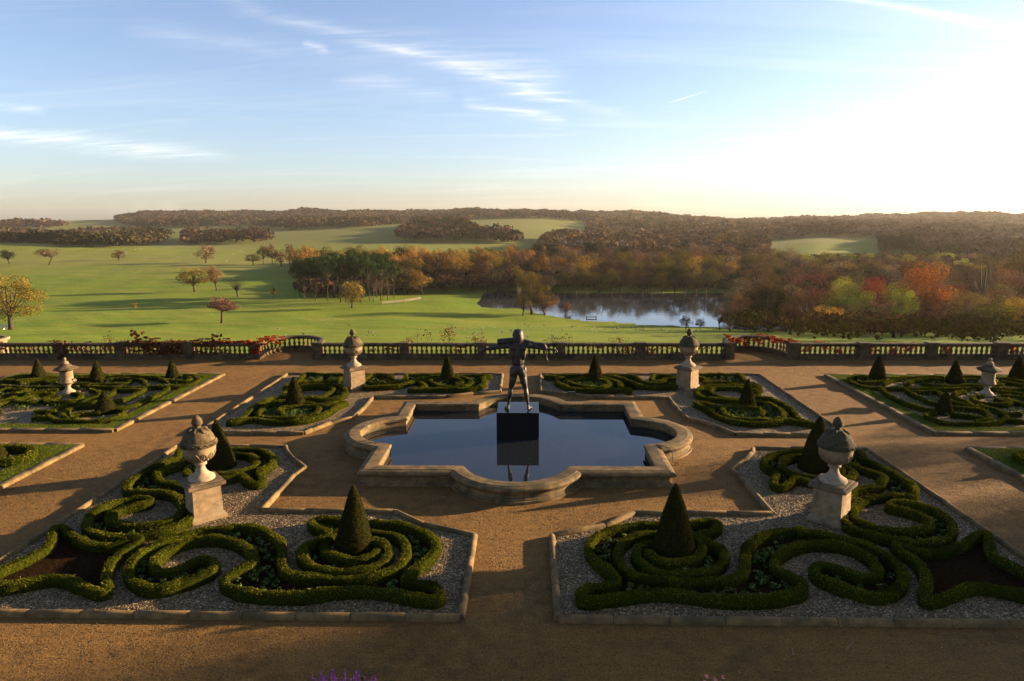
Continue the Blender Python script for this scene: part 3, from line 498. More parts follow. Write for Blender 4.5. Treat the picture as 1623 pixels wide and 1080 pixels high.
TREE_LABEL=[
 ('amber tree at the left end of the front row behind the pine clump',None),
 ('amber tree at the left end of the second row above the far shore',None),
 ('amber tree at the left end of the second row behind the pine clump',None),
 ('amber tree at the right end of the front row behind the pine clump',None),
 ('amber tree at the right end of the second row above the far shore',None),
 ('amber tree at the right end of the second row behind the pine clump',None),
 ('amber tree left of the middle of the front row behind the pine clump',None),
 ('amber tree left of the middle of the front row below the small green field',None),
 ('amber tree left of the middle of the second row above the far shore',None),
 ('amber tree right of the middle of the front row behind the pine clump',None),
 ('amber tree right of the middle of the front row below the small green field',None),
 ('amber tree right of the middle of the row between pine clump and lake inlet',None),
 ('amber tree right of the middle of the second row above the far shore',None),
 ('amber tree with a short trunk in front of the pine clump',None),
 ('bare brown understorey tree under the pines of the clump',None),
 ('bare grey-brown tree at the left end of the topmost row above the far shore',None),
 ('bare grey-brown tree at the right end of the second row below the small green field',None),
 ('bare grey-brown tree at the right end of the topmost row above the far shore',None),
 ('bare grey-brown tree in the middle of the second row below the small green field',None),
 ('bare grey-brown tree in the middle of the topmost row above the far shore',None),
 ('bare grey-brown tree left of the middle of the second row below the small green field',None),
 ('bare grey-brown tree left of the middle of the topmost row above the far shore',None),
 ('bare grey-brown tree right of the middle of the second row below the small green field',None),
 ('bare grey-brown tree right of the middle of the topmost row above the far shore',None),
 ('biggest orange-red domed tree above the balustrade',None),
 ('bright orange tree between the pine clump and the lake inlet',None),
 ('bright red tree between the yellow-green tree and the big orange one',None),
 ('broad near dark evergreen behind the curved balustrade',None),
 ('brown tree at the left end of the fourth row above the far shore',None),
 ('brown tree at the left end of the second row above the far shore',None),
 ('brown tree at the left end of the third row above the far shore',None),
 ('brown tree at the right end of the second row above the far shore',None),
 ('brown tree in the middle of the second row above the far shore',None),
 ('brown tree in the middle of the third row above the far shore',None),
 ('brown tree left of the middle of the fourth row above the far shore',None),
 ('brown tree left of the middle of the second row above the far shore',None),
 ('brown tree right of the middle of the second row above the far shore',None),
 ('dark brown low tree behind the curved balustrade',None),
 ('dark brown tree at the left end of the waterside row of the far shore',None),
 ('dark brown tree in the middle of the waterside row of the far shore',None),
 ('dark brown tree, middle row of the right-hand wood, at the right edge','trees of the right-hand wood, dark brown tree, middle row of the right-hand wood, at the right edge'),
 ('dark brown tree, middle row of the right-hand wood, behind the bare tree','trees of the right-hand wood, dark brown tree, middle row of the right-hand wood, behind the bare tree'),
 ('dark brown tree, middle row of the right-hand wood, behind the yellow-green tree','trees of the right-hand wood, dark brown tree, middle row of the right-hand wood, behind the yellow-green tree'),
 ('dark brown tree, middle row of the right-hand wood, by the lake','trees of the right-hand wood, dark brown tree, middle row of the right-hand wood, by the lake'),
 ('dark brown tree, nearest row of the right-hand wood, at the right edge','trees of the right-hand wood, dark brown tree, nearest row of the right-hand wood, at the right edge'),
 ('dark brown tree, rearmost row of the right-hand wood, behind the big orange dome','trees of the right-hand wood, dark brown tree, rearmost row of the right-hand wood, behind the big orange dome'),
 ('dark brown tree, rearmost row of the right-hand wood, behind the red tree','trees of the right-hand wood, dark brown tree, rearmost row of the right-hand wood, behind the red tree'),
 ('dark brown tree, rearmost row of the right-hand wood, behind the yellow-green tree','trees of the right-hand wood, dark brown tree, rearmost row of the right-hand wood, behind the yellow-green tree'),
 ('dark evergreen rising behind the brown and yellow-green trees',None),
 ('dark evergreen tree at the right edge of the small green field','evergreens beside the small field'),
 ('dark flat-crowned pine in the left third of the clump, rear row',None),
 ('dark flat-crowned pine in the middle of the clump, front row',None),
 ('dark flat-crowned pine in the middle of the clump, rear row',None),
 ('dark flat-crowned pine in the right third of the clump, front row',None),
 ('dark flat-crowned pine in the right third of the clump, rear row',None),
 ('dark green tree at the left end of the front row behind the pine clump',None),
 ('dark green tree at the left end of the second row above the far shore',None),
 ('dark green tree at the left end of the third row above the far shore',None),
 ('dark green tree at the left end of the topmost row above the far shore',None),
 ('dark green tree at the right end of the second row above the far shore',None),
 ('dark green tree at the right end of the top row below the small green field',None),
 ('dark green tree at the right end of the topmost row above the far shore',None),
 ('dark green tree at the right end of the waterside row of the far shore',None),
 ('dark green tree in the middle of the front row behind the pine clump',None),
 ('dark green tree in the middle of the topmost row above the far shore',None),
 ('dark green tree in the middle of the waterside row of the far shore',None),
 ('dark green tree left of the middle of the front row behind the pine clump',None),
 ('dark green tree left of the middle of the topmost row above the far shore',None),
 ('dark green tree right of the middle of the fourth row above the far shore',None),
 ('dark green tree right of the middle of the waterside row of the far shore',None),
 ('dark olive tree at the right end of the pine clump',None),
 ('dark olive tree, nearest row of the right-hand wood, behind the yellow-green tree','trees of the right-hand wood, dark olive tree, nearest row of the right-hand wood, behind the yellow-green tree'),
 ('dark olive tree, rearmost row of the right-hand wood, at the right edge','trees of the right-hand wood, dark olive tree, rearmost row of the right-hand wood, at the right edge'),
 ('dark olive tree, rearmost row of the right-hand wood, behind the bare tree','trees of the right-hand wood, dark olive tree, rearmost row of the right-hand wood, behind the bare tree'),
 ('dark purple-brown tree in front of the bare one',None),
 ('dark rust tree at the edge of the wood above the lake inlet',None),
 ('dense golden-orange oak, biggest of the trio on the green lawn',None),
 ('dull brown broad tree right of the near dark evergreens',None),
 ('dull brown low tree in front of the peach-brown one',None),
 ('golden-green tree behind the wide dark olive one',None),
 ('golden-orange tree at the left end of the front row behind the pine clump',None),
 ('golden-orange tree at the left end of the rear row above the lake inlet',None),
 ('golden-orange tree at the left end of the row between pine clump and lake inlet',None),
 ('golden-orange tree at the left end of the second row behind the pine clump',None),
 ('golden-orange tree at the right end of the front row behind the pine clump',None),
 ('golden-orange tree in the middle of the front row behind the pine clump',None),
 ('golden-orange tree in the middle of the rear row above the lake inlet',None),
 ('golden-orange tree in the middle of the second row behind the pine clump',None),
 ('golden-orange tree left of the middle of the front row behind the pine clump',None),
 ('golden-orange tree left of the middle of the row between pine clump and lake inlet',None),
 ('golden-orange tree left of the middle of the second row behind the pine clump',None),
 ('golden-orange tree left of the middle of the third row above the far shore',None),
 ('golden-orange tree right of the middle of the row between pine clump and lake inlet',None),
 ('golden-orange tree right of the middle of the third row above the far shore',None),
 ('grey-green tree at the left end of the waterside row of the far shore',None),
 ('grey-green tree at the right end of the waterside row of the far shore',None),
 ('grey-green tree left of the middle of the waterside row of the far shore',None),
 ('grey-green tree right of the middle of the waterside row of the far shore',None),
 ('large spreading olive-bronze oak by the pale bench at the edge of the lawn',None),
 ('leftmost of the near dark evergreens beyond the curved balustrade',None),
 ('little pinkish tree at the water edge by the jetty',None),
 ('low bare shrubby tree in front of the pinkish-red one',None),
 ('low golden-yellow tree right behind the balustrade',None),
 ('low red-brown tree just beyond the balustrade',None),
 ('narrow red-brown tree left of the dull brown one',None),
 ('olive willow-like tree on the bank of the lake inlet',None),
 ('olive-green tree at the left end of the front row below the small green field',None),
 ('olive-green tree at the left end of the rear row above the lake inlet',None),
 ('olive-green tree at the left end of the row between pine clump and lake inlet',None),
 ('olive-green tree at the left end of the second row above the far shore',None),
 ('olive-green tree at the left end of the second row behind the pine clump',None),
 ('olive-green tree at the left end of the second row below the small green field',None),
 ('olive-green tree at the left end of the short row behind the pine clump',None),
 ('olive-green tree at the left end of the third row above the far shore',None),
 ('olive-green tree at the left end of the top row below the small green field',None),
 ('olive-green tree at the left end of the waterside row of the far shore',None),
 ('olive-green tree at the right end of the fourth row above the far shore',None),
 ('olive-green tree at the right end of the front row below the small green field',None),
 ('olive-green tree at the right end of the rear row above the lake inlet',None),
 ('olive-green tree at the right end of the second row above the far shore',None),
 ('olive-green tree at the right end of the second row below the small green field',None),
 ('olive-green tree at the right end of the third row above the far shore',None),
 ('olive-green tree at the right end of the top row below the small green field',None),
 ('olive-green tree at the right end of the waterside row of the far shore',None),
 ('olive-green tree in the middle of the fourth row above the far shore',None),
 ('olive-green tree in the middle of the front row below the small green field',None),
 ('olive-green tree in the middle of the rear row above the lake inlet',None),
 ('olive-green tree in the middle of the second row above the far shore',None),
 ('olive-green tree in the middle of the second row behind the pine clump',None),
 ('olive-green tree in the middle of the third row above the far shore',None),
 ('olive-green tree in the middle of the top row below the small green field',None),
 ('olive-green tree in the middle of the waterside row of the far shore',None),
 ('olive-green tree left of the middle of the fourth row above the far shore',None),
 ('olive-green tree left of the middle of the front row below the small green field',None),
 ('olive-green tree left of the middle of the second row behind the pine clump',None),
 ('olive-green tree left of the middle of the second row below the small green field',None),
 ('olive-green tree left of the middle of the third row above the far shore',None),
 ('olive-green tree left of the middle of the top row below the small green field',None),
 ('olive-green tree left of the middle of the waterside row of the far shore',None),
 ('olive-green tree right of the middle of the fourth row above the far shore',None),
 ('olive-green tree right of the middle of the front row below the small green field',None),
 ('olive-green tree right of the middle of the rear row above the lake inlet',None),
 ('olive-green tree right of the middle of the second row above the far shore',None),
 ('olive-green tree right of the middle of the second row behind the pine clump',None),
 ('olive-green tree right of the middle of the second row below the small green field',None),
 ('olive-green tree right of the middle of the third row above the far shore',None),
 ('olive-green tree right of the middle of the top row below the small green field',None),
 ('olive-green tree right of the middle of the topmost row above the far shore',None),
 ('olive-green tree right of the middle of the waterside row of the far shore',None),
 ('olive-green tree, middle row of the right-hand wood, behind the big orange dome','trees of the right-hand wood, olive-green tree, middle row of the right-hand wood, behind the big orange dome'),
 ('olive-green tree, nearest row of the right-hand wood, behind the big orange dome','trees of the right-hand wood, olive-green tree, nearest row of the right-hand wood, behind the big orange dome'),
 ('olive-green tree, nearest row of the right-hand wood, behind the red tree','trees of the right-hand wood, olive-green tree, nearest row of the right-hand wood, behind the red tree'),
 ('olive-green tree, rearmost row of the right-hand wood, behind the bare tree','trees of the right-hand wood, olive-green tree, rearmost row of the right-hand wood, behind the bare tree'),
 ('olive-green tree, rearmost row of the right-hand wood, behind the big orange dome','trees of the right-hand wood, olive-green tree, rearmost row of the right-hand wood, behind the big orange dome'),
 ('olive-green tree, rearmost row of the right-hand wood, by the lake','trees of the right-hand wood, olive-green tree, rearmost row of the right-hand wood, by the lake'),
 ('orange-red tree at the left end of the middle wood',None),
 ('pale dead snag beside the olive-gold tree on the lake spit',None),
 ('pale tan tree at the left end of the second row below the small green field',None),
 ('pale tan tree at the left end of the top row below the small green field',None),
 ('pale tan tree at the left end of the topmost row above the far shore',None),
 ('pale tan tree at the right end of the fourth row above the far shore',None),
 ('pale tan tree at the right end of the rear row above the lake inlet',None),
 ('pale tan tree at the right end of the second row below the small green field',None),
 ('pale tan tree at the right end of the third row above the far shore',None),
 ('pale tan tree at the right end of the topmost row above the far shore',None),
 ('pale tan tree in the middle of the fourth row above the far shore',None),
 ('pale tan tree in the middle of the front row below the small green field',None),
 ('pale tan tree in the middle of the second row below the small green field',None),
 ('pale tan tree in the middle of the top row below the small green field',None),
 ('pale tan tree left of the middle of the fourth row above the far shore',None),
 ('pale tan tree left of the middle of the front row below the small green field',None),
 ('pale tan tree right of the middle of the top row below the small green field',None),
 ('pale tan tree right of the middle of the topmost row above the far shore',None),
 ('pale tan tree, middle row of the right-hand wood, at the right edge','trees of the right-hand wood, pale tan tree, middle row of the right-hand wood, at the right edge'),
 ('pale tan tree, middle row of the right-hand wood, behind the big orange dome','trees of the right-hand wood, pale tan tree, middle row of the right-hand wood, behind the big orange dome'),
 ('pale tan tree, middle row of the right-hand wood, behind the yellow-green tree','trees of the right-hand wood, pale tan tree, middle row of the right-hand wood, behind the yellow-green tree'),
 ('pale tan tree, middle row of the right-hand wood, by the lake','trees of the right-hand wood, pale tan tree, middle row of the right-hand wood, by the lake'),
 ('pale tan tree, rearmost row of the right-hand wood, at the right edge','trees of the right-hand wood, pale tan tree, rearmost row of the right-hand wood, at the right edge'),
 ('pale tan tree, rearmost row of the right-hand wood, behind the red tree','trees of the right-hand wood, pale tan tree, rearmost row of the right-hand wood, behind the red tree'),
 ('pale tan tree, rearmost row of the right-hand wood, by the lake','trees of the right-hand wood, pale tan tree, rearmost row of the right-hand wood, by the lake'),
 ('pale yellow-green tree left of the red one',None),
 ('peach-brown twiggy tree in front of the tall bare one',None),
 ('pinkish tree right of the big orange-red dome',None),
 ('pinkish tree, middle row of the right-hand wood, behind the big orange dome','trees of the right-hand wood, pinkish tree, middle row of the right-hand wood, behind the big orange dome'),
 ('pinkish tree, middle row of the right-hand wood, behind the yellow-green tree','trees of the right-hand wood, pinkish tree, middle row of the right-hand wood, behind the yellow-green tree'),
 ('pinkish tree, nearest row of the right-hand wood, behind the bare tree','trees of the right-hand wood, pinkish tree, nearest row of the right-hand wood, behind the bare tree'),
 ('pinkish tree, rearmost row of the right-hand wood, behind the big orange dome','trees of the right-hand wood, pinkish tree, rearmost row of the right-hand wood, behind the big orange dome'),
 ('pinkish tree, rearmost row of the right-hand wood, behind the yellow-green tree','trees of the right-hand wood, pinkish tree, rearmost row of the right-hand wood, behind the yellow-green tree'),
 ('pinkish-grey twiggy tree at the edge of the view',None),
 ('pinkish-orange umbrella tree with a leaning trunk on the near lawn',None),
 ('pinkish-red broad tree in front of the bright red one',None),
 ('red-brown tree, middle row of the right-hand wood, behind the bare tree','trees of the right-hand wood, red-brown tree, middle row of the right-hand wood, behind the bare tree'),
 ('red-brown tree, middle row of the right-hand wood, behind the red tree','trees of the right-hand wood, red-brown tree, middle row of the right-hand wood, behind the red tree'),
 ('red-brown tree, nearest row of the right-hand wood, behind the yellow-green tree','trees of the right-hand wood, red-brown tree, nearest row of the right-hand wood, behind the yellow-green tree'),
 ('red-brown tree, rearmost row of the right-hand wood, behind the red tree','trees of the right-hand wood, red-brown tree, rearmost row of the right-hand wood, behind the red tree'),
 ('red-brown tree, rearmost row of the right-hand wood, behind the yellow-green tree','trees of the right-hand wood, red-brown tree, rearmost row of the right-hand wood, behind the yellow-green tree'),
 ('rightmost of the near dark evergreens beyond the curved balustrade',None),
 ('rounded peach tree right of the tall one on the lake spit',None),
 ('rust-brown bushy tree on the near lake bank beside the dark evergreens',None),
 ('rust-brown tree at the left end of the fourth row above the far shore',None),
 ('rust-brown tree at the left end of the front row below the small green field',None),
 ('rust-brown tree at the left end of the second row below the small green field',None),
 ('rust-brown tree at the right end of the fourth row above the far shore',None),
 ('rust-brown tree at the right end of the front row below the small green field',None),
 ('rust-brown tree at the right end of the row between pine clump and lake inlet',None),
 ('rust-brown tree at the right end of the second row behind the pine clump',None),
 ('rust-brown tree at the right end of the waterside row of the far shore',None),
 ('rust-brown tree in the middle of the fourth row above the far shore',None),
 ('rust-brown tree in the middle of the front row below the small green field',None),
 ('rust-brown tree in the middle of the row between pine clump and lake inlet',None),
 ('rust-brown tree in the middle of the second row above the far shore',None),
 ('rust-brown tree in the middle of the short row behind the pine clump',None),
 ('rust-brown tree in the middle of the waterside row of the far shore',None),
 ('rust-brown tree left of the middle of the rear row above the lake inlet',None),
 ('rust-brown tree left of the middle of the row between pine clump and lake inlet',None),
 ('rust-brown tree left of the middle of the second row below the small green field',None),
 ('rust-brown tree left of the middle of the short row behind the pine clump',None),
 ('rust-brown tree right of the middle of the fourth row above the far shore',None),
 ('rust-brown tree right of the middle of the second row below the small green field',None),
 ('rust-brown tree right of the middle of the short row behind the pine clump',None),
 ('rust-brown tree right of the middle of the waterside row of the far shore',None),
 ('rust-brown tree, middle row of the right-hand wood, by the lake','trees of the right-hand wood, rust-brown tree, middle row of the right-hand wood, by the lake'),
 ('rust-brown tree, nearest row of the right-hand wood, at the right edge','trees of the right-hand wood, rust-brown tree, nearest row of the right-hand wood, at the right edge'),
 ('rust-brown tree, nearest row of the right-hand wood, behind the big orange dome','trees of the right-hand wood, rust-brown tree, nearest row of the right-hand wood, behind the big orange dome'),
 ('rust-brown tree, rearmost row of the right-hand wood, behind the yellow-green tree','trees of the right-hand wood, rust-brown tree, rearmost row of the right-hand wood, behind the yellow-green tree'),
 ('rust-brown tree, rearmost row of the right-hand wood, by the lake','trees of the right-hand wood, rust-brown tree, rearmost row of the right-hand wood, by the lake'),
 ('slender peach-coloured tree beside the golden-orange oak',None),
 ('small dark tree with an open crown standing before the bright lake',None),
 ('small round dark green tree alone on the upper lawn slope',None),
 ('small round rust-brown tree alone in mid slope',None),
 ('small tan tree below the tall olive-gold tree on the lake spit',None),
 ('small yellow-green tree below the big orange crown',None),
 ('smaller dark tree right of its twin before the bright lake',None),
 ('sparse grey-green tree pressed against the dark evergreens',None),
 ('sparse grey-green tree with an open crown near the trio on the lawn',None),
 ('spindly orange sapling alone on the near lawn',None),
 ('squat dark brown tree at the near lake bank',None),
 ('tall bare tree with dark spreading branches',None),
 ('tall olive oak rising above the pinkish twiggy trees',None),
 ('tall olive-gold tree on the grassy lake spit',None),
 ('tan umbrella-crowned tree on the upper lawn slope',None),
 ('thin orange sapling left of the pine clump',None),
 ('thin pale peach tree in front of the lake, left of the dark evergreens',None),
 ('tiny orange tree against the dark wood at the lawn crest',None),
 ('wide dark olive tree nearest the balustrade',None),
 ('wide grey-tan tree in front of the rectangular copse',None),
 ('yellow-green tree at the left end of the second row below the small green field',None),
 ('yellow-green tree at the left end of the top row below the small green field',None),
 ('yellow-green tree in the middle of the second row below the small green field',None),
 ('yellow-green tree in the middle of the top row below the small green field',None),
 ('yellow-green tree left of the middle of the top row below the small green field',None),
 ('yellow-green tree right of the middle of the second row below the small green field',None),
 ('yellow-green tree right of the middle of the top row below the small green field',None),
 ('yellow-green tree, middle row of the right-hand wood, behind the bare tree','trees of the right-hand wood, yellow-green tree, middle row of the right-hand wood, behind the bare tree'),
 ('yellow-green tree, middle row of the right-hand wood, behind the red tree','trees of the right-hand wood, yellow-green tree, middle row of the right-hand wood, behind the red tree'),
 ('yellow-green tree, nearest row of the right-hand wood, behind the bare tree','trees of the right-hand wood, yellow-green tree, nearest row of the right-hand wood, behind the bare tree'),
 ('yellow-green tree, nearest row of the right-hand wood, behind the red tree','trees of the right-hand wood, yellow-green tree, nearest row of the right-hand wood, behind the red tree'),
 ('yellow-green tree, nearest row of the right-hand wood, behind the yellow-green tree','trees of the right-hand wood, yellow-green tree, nearest row of the right-hand wood, behind the yellow-green tree'),
 ('yellow-green tree, rearmost row of the right-hand wood, at the right edge','trees of the right-hand wood, yellow-green tree, rearmost row of the right-hand wood, at the right edge'),
]
TREES=[
 (-129.5,166,13.7,15,'bronze',98),
 (-404.6,525,11.2,11.4,'dark',228),
 (-371.7,522,12.5,15.3,'tan',240),
 (-343.6,567,8.9,10.7,'rust',229),
 (-503.6,779,7.2,8.1,'orange',243),
 (-260.1,547,14.4,16,'tan',245),
 (-217.5,536,9.1,11.6,'orange',155),
 (-171.4,346,13.2,15.3,'bronze',76),
 (-162.8,352,13.4,9,'peach',226),
 (-138.1,320,10.2,10.6,'grey',234),
 (-97.5,213,8.1,10.4,'pink',189),
 (-153.2,260,2.9,2.2,'orange',235),
 (-120.8,320,5,2.4,'orange',241),
 (-70,268,10.2,9.6,'amber',13),
 (1.5,265,16.2,14,'olive',239),
 (-2,258,7.9,7.3,'tan',230),
 (6.7,264,9.3,10,'peach',197),
 (14.9,271,5.3,4.9,'pink',100),
 (49.7,213,4.6,4,'dark',227),
 (52.8,208,3.7,2.9,'dark',232),
 (-42.4,345,9.2,7.5,'rust',75),
 (-51.2,327,11.5,10.8,'orange',25),
 (-59,330,13.4,11.8,'olive',70),
 (-27.9,362,8,9.6,'olive',105),
 (-108.8,322,17.3,8.6,'pine',50),
 (-103.1,312,18.6,8.6,'pine',50),
 (-105.5,328,18.5,9.1,'pine',50),
 (-97.8,312,18.2,9,'pine',50),
 (-97.8,321,19.3,8.8,'pine',50),
 (-88.7,299,20.6,8.6,'pine',51),
 (-90.1,314,18.9,7.2,'pine',52),
 (-80.6,290,21,7.5,'pine',51),
 (-82.6,307,18.5,8.9,'pine',51),
 (-74,292,20.3,7.9,'pine',51),
 (-75.6,309,20.6,8.8,'pine',54),
 (-68.9,294,19.6,6.9,'pine',53),
 (-69.9,312,19.9,8,'pine',54),
 (-64.7,300,18.6,7.3,'pine',53),
 (-65.8,319,18.9,8.4,'pine',54),
 (-62,312,17.7,8.2,'pine',54),
 (-93.9,334,20.7,7.6,'pine',52),
 (-84.3,326,21.4,7.8,'pine',52),
 (-78.9,333,20.9,8.1,'pine',54),
 (-72,333,20.3,9.5,'pine',54),
 (-100.8,304,11.6,5.2,'bare',14),
 (-94.6,300,10.4,5.1,'bare',14),
 (-78.4,290,10.8,4.9,'bare',14),
 (-70.9,286,10.4,4.9,'bare',14),
 (-65.9,288,11.3,4.9,'bare',14),
 (-64.2,294,10.4,5,'bare',14),
 (-62.4,300,11.1,5.1,'bare',14),
 (-210.9,541,15.3,9.2,'olive',112),
 (-204,541,16.1,8.7,'rust',216),
 (-188.8,519,12.8,12.1,'rust',211),
 (-189.6,540,16,9.5,'rust',219),
 (-167.3,490,15.8,11.9,'olive',110),
 (-160.6,490,17.8,14,'orange',83),
 (-155.3,499,16,12.8,'amber',2),
 (-143.3,487,17.2,11.2,'olive',134),
 (-130.5,474,15.3,12.7,'orange',90),
 (-127.5,492,16.8,11.1,'olive',134),
 (-119.1,484,18.2,11.5,'olive',128),
 (-114.3,493,15.8,13.8,'olive',128),
 (-103.9,485,17.5,12.8,'orange',87),
 (-94.9,475,14.1,12.4,'olive',143),
 (-90.3,493,18.4,13.9,'olive',143),
 (-83.5,495,17.9,14.4,'amber',5),
 (-71.9,475,14.4,10.9,'amber',5),
 (-63.4,478,13.9,14.5,'rust',205),
 (-147.2,440,16.4,11.6,'amber',0),
 (-135.5,432,15.7,12.2,'orange',80),
 (-125.5,429,16.9,15.1,'dark',55),
 (-122.6,442,14.8,13.6,'orange',80),
 (-113.1,431,18.5,13.4,'dark',66),
 (-107.6,440,15.8,13.4,'amber',6),
 (-98.9,431,16.6,12,'orange',88),
 (-93.2,447,16.9,14.2,'amber',6),
 (-84.4,443,18.1,15.5,'dark',63),
 (-74.2,433,15.9,14.8,'orange',85),
 (-69.2,446,19.2,15.3,'orange',85),
 (-58.9,438,16.9,11.3,'amber',9),
 (-51.9,446,15.9,13,'amber',9),
 (-44.2,447,17.6,15.4,'amber',9),
 (-34.1,433,15,15.6,'amber',9),
 (-26.6,432,16.5,13.8,'amber',3),
 (-20.1,433,16.3,14.7,'amber',3),
 (-12.3,451,18.3,14.7,'orange',84),
 (-3.8,447,17.2,16.1,'orange',84),
 (-74.3,386,17.9,14.4,'orange',82),
 (-67,378,15,13.3,'olive',108),
 (-60.4,374,15.2,15.7,'orange',89),
 (-56.1,390,17.5,13.3,'rust',214),
 (-48.5,387,18.6,13.1,'rust',209),
 (-40.9,376,18.7,14.4,'amber',11),
 (-34.7,382,16.3,12.6,'orange',92),
 (-28.2,387,16.8,11.8,'rust',204),
 (-65.9,519,13.6,13.3,'orange',81),
 (-56.1,507,15,12.8,'olive',107),
 (-47.7,523,14.3,16.2,'rust',213),
 (-38.4,517,16.5,13.2,'orange',86),
 (-30.3,521,14.9,15,'olive',126),
 (-21.9,518,13.9,16.4,'olive',141),
 (-13.8,534,17.2,13.2,'tan',161),
 (-3.3,521,13.4,14.6,'olive',118),
 (-20.9,346,10.8,8.5,'darkbrown',38),
 (-15.6,348,13.4,9.9,'grey',94),
 (-10.6,345,12.7,8.2,'darkbrown',38),
 (-5.2,346,13.1,10.2,'olive',115),
 (1.2,343,11.2,8.9,'olive',115),
 (6.2,343,10.1,8.3,'darkbrown',38),
 (12.1,345,10.2,9.1,'grey',96),
 (17.6,340,11.7,7.1,'olive',138),
 (23.7,341,12.3,10.3,'olive',138),
 (29.4,342,12.2,9.5,'olive',138),
 (35.3,339,10.3,9.8,'olive',138),
 (41.3,341,12.1,8.7,'olive',131),
 (46.2,341,11.9,8.8,'rust',212),
 (51.4,342,11.7,7.3,'rust',212),
 (56.7,339,12.5,9.3,'darkbrown',39),
 (61.3,341,10.4,8.5,'dark',65),
 (66.3,339,10.6,9.2,'olive',131),
 (72.3,338,13.2,9.4,'dark',69),
 (77.9,340,11.3,7.6,'rust',220),
 (83.5,340,12.2,9.6,'olive',148),
 (88.3,340,12.4,10,'grey',97),
 (93.8,344,12.4,8.8,'olive',148),
 (98,341,10.2,9.4,'dark',62),
 (102,339,10.8,10.2,'dark',62),
 (108,341,11.9,8,'rust',206),
 (111.9,335,12.4,9.8,'grey',95),
 (119.7,343,12.3,9.3,'olive',123),
 (124.5,344,13,8.9,'dark',62),
 (-24.9,372,14.1,10.3,'brown',29),
 (-17.5,379,13.9,12.7,'olive',109),
 (-9.2,376,13.2,9.5,'brown',29),
 (-0.9,380,13.3,12.2,'dark',56),
 (5.8,384,16.3,12.3,'amber',1),
 (13.9,387,16,12.1,'brown',35),
 (21.1,372,13.6,9.1,'brown',35),
 (29.6,376,13.9,9.5,'amber',8),
 (36.1,386,14.5,13.4,'amber',8),
 (44,389,14.6,13.3,'rust',210),
 (50.8,383,14.3,10,'brown',32),
 (58.1,382,14,13,'olive',127),
 (64.9,387,15.8,12.6,'rust',210),
 (71.2,380,12.5,13.1,'olive',127),
 (77,376,14.9,11,'olive',142),
 (84.7,374,13.5,10.9,'olive',142),
 (93.9,387,15.5,11.8,'amber',12),
 (99.9,381,16.2,10.7,'olive',142),
 (106.3,381,12.7,13.4,'brown',36),
 (114.1,384,13.3,9.4,'amber',4),
 (117,370,12.1,9.1,'dark',59),
 (129.1,384,12.6,12.9,'brown',31),
 (136,381,12.7,9.5,'olive',119),
 (-19.2,438,15.7,13.9,'olive',113),
 (-10,431,13.7,11.6,'olive',113),
 (-1.9,425,16.9,14.8,'brown',30),
 (5.3,428,15,12.9,'dark',57),
 (12.1,422,13.5,14.8,'brown',30),
 (19.1,420,14,10.2,'orange',91),
 (27.9,429,16.6,12.8,'olive',136),
 (34.2,419,14.3,12.2,'orange',91),
 (44,426,13.8,12.6,'olive',136),
 (52.4,420,14.3,10.7,'brown',33),
 (59.6,423,16.4,14.8,'olive',129),
 (70.5,437,16.5,10.7,'brown',33),
 (74.5,418,16.6,10.4,'brown',33),
 (84,421,15.3,14.4,'olive',129),
 (93.2,424,15,14.1,'olive',145),
 (101.2,421,15.9,11.4,'orange',93),
 (111,424,14.5,11.7,'olive',145),
 (117.4,422,14.2,10.4,'olive',145),
 (130.4,436,14,15.3,'tan',163),
 (133.9,417,16.8,12.9,'olive',121),
 (146.3,433,14.2,12.2,'olive',121),
 (148.2,418,15.8,10.5,'tan',163),
 (-16.4,475,13.9,14.5,'brown',28),
 (-7.3,489,15,15.7,'rust',199),
 (2.5,487,13.8,14.4,'rust',199),
 (10.6,465,15.5,10.9,'rust',199),
 (21.5,472,14.1,10.6,'rust',199),
 (33,478,17,12.7,'brown',34),
 (40.7,468,14.3,13,'tan',169),
 (52.4,480,16.8,14.9,'brown',34),
 (61.8,473,14.8,11.3,'olive',132),
 (73.5,479,13.7,12.8,'rust',207),
 (81.7,465,13.8,14.3,'tan',165),
 (90.6,466,15.5,14.4,'rust',207),
 (103.7,486,16.1,14.1,'olive',124),
 (113.3,480,13.4,12.4,'olive',139),
 (120.7,473,16,12.9,'rust',217),
 (128.5,463,15.7,13.7,'dark',68),
 (142,477,15.8,14.1,'rust',217),
 (152.2,479,13.4,14.7,'tan',160),
 (161.9,478,17.2,12.1,'rust',202),
 (175.1,486,13.8,15.8,'olive',116),
 (175.8,464,16.3,14,'tan',160),
 (-3.8,538,13.7,11.8,'bare',15),
 (6.5,540,17.5,14.8,'dark',58),
 (16.4,526,16.8,14.1,'dark',58),
 (26.7,528,16.7,14.6,'tan',159),
 (39.3,526,13.9,12.5,'bare',21),
 (51.4,554,17.8,12,'dark',67),
 (61.5,548,13.8,14.5,'bare',21),
 (71.6,530,14.8,13.3,'dark',67),
 (84.6,544,14.6,14.6,'bare',19),
 (96.8,540,13.9,12.8,'bare',19),
 (109.5,548,14.3,14.6,'dark',64),
 (116.7,528,13.3,13.5,'olive',147),
 (132.1,542,16.9,14.7,'tan',172),
 (139.5,522,15.4,15,'bare',23),
 (157.9,545,14.1,11.9,'tan',172),
 (161.5,526,15.3,13.2,'dark',61),
 (171.6,527,16.7,15.9,'bare',17),
 (186.4,538,16.6,12.2,'tan',164),
 (193.8,531,15.9,14.9,'bare',17),
 (138.1,374,12,9,'olive',106),
 (151.6,387,10.7,11,'rust',200),
 (154.5,377,13.6,12.1,'olive',106),
 (156.1,367,12.7,9.6,'olive',106),
 (167.9,379,12.2,12.1,'tan',170),
 (177.3,382,12,13.3,'amber',7),
 (183.7,383,12.1,10.2,'olive',133),
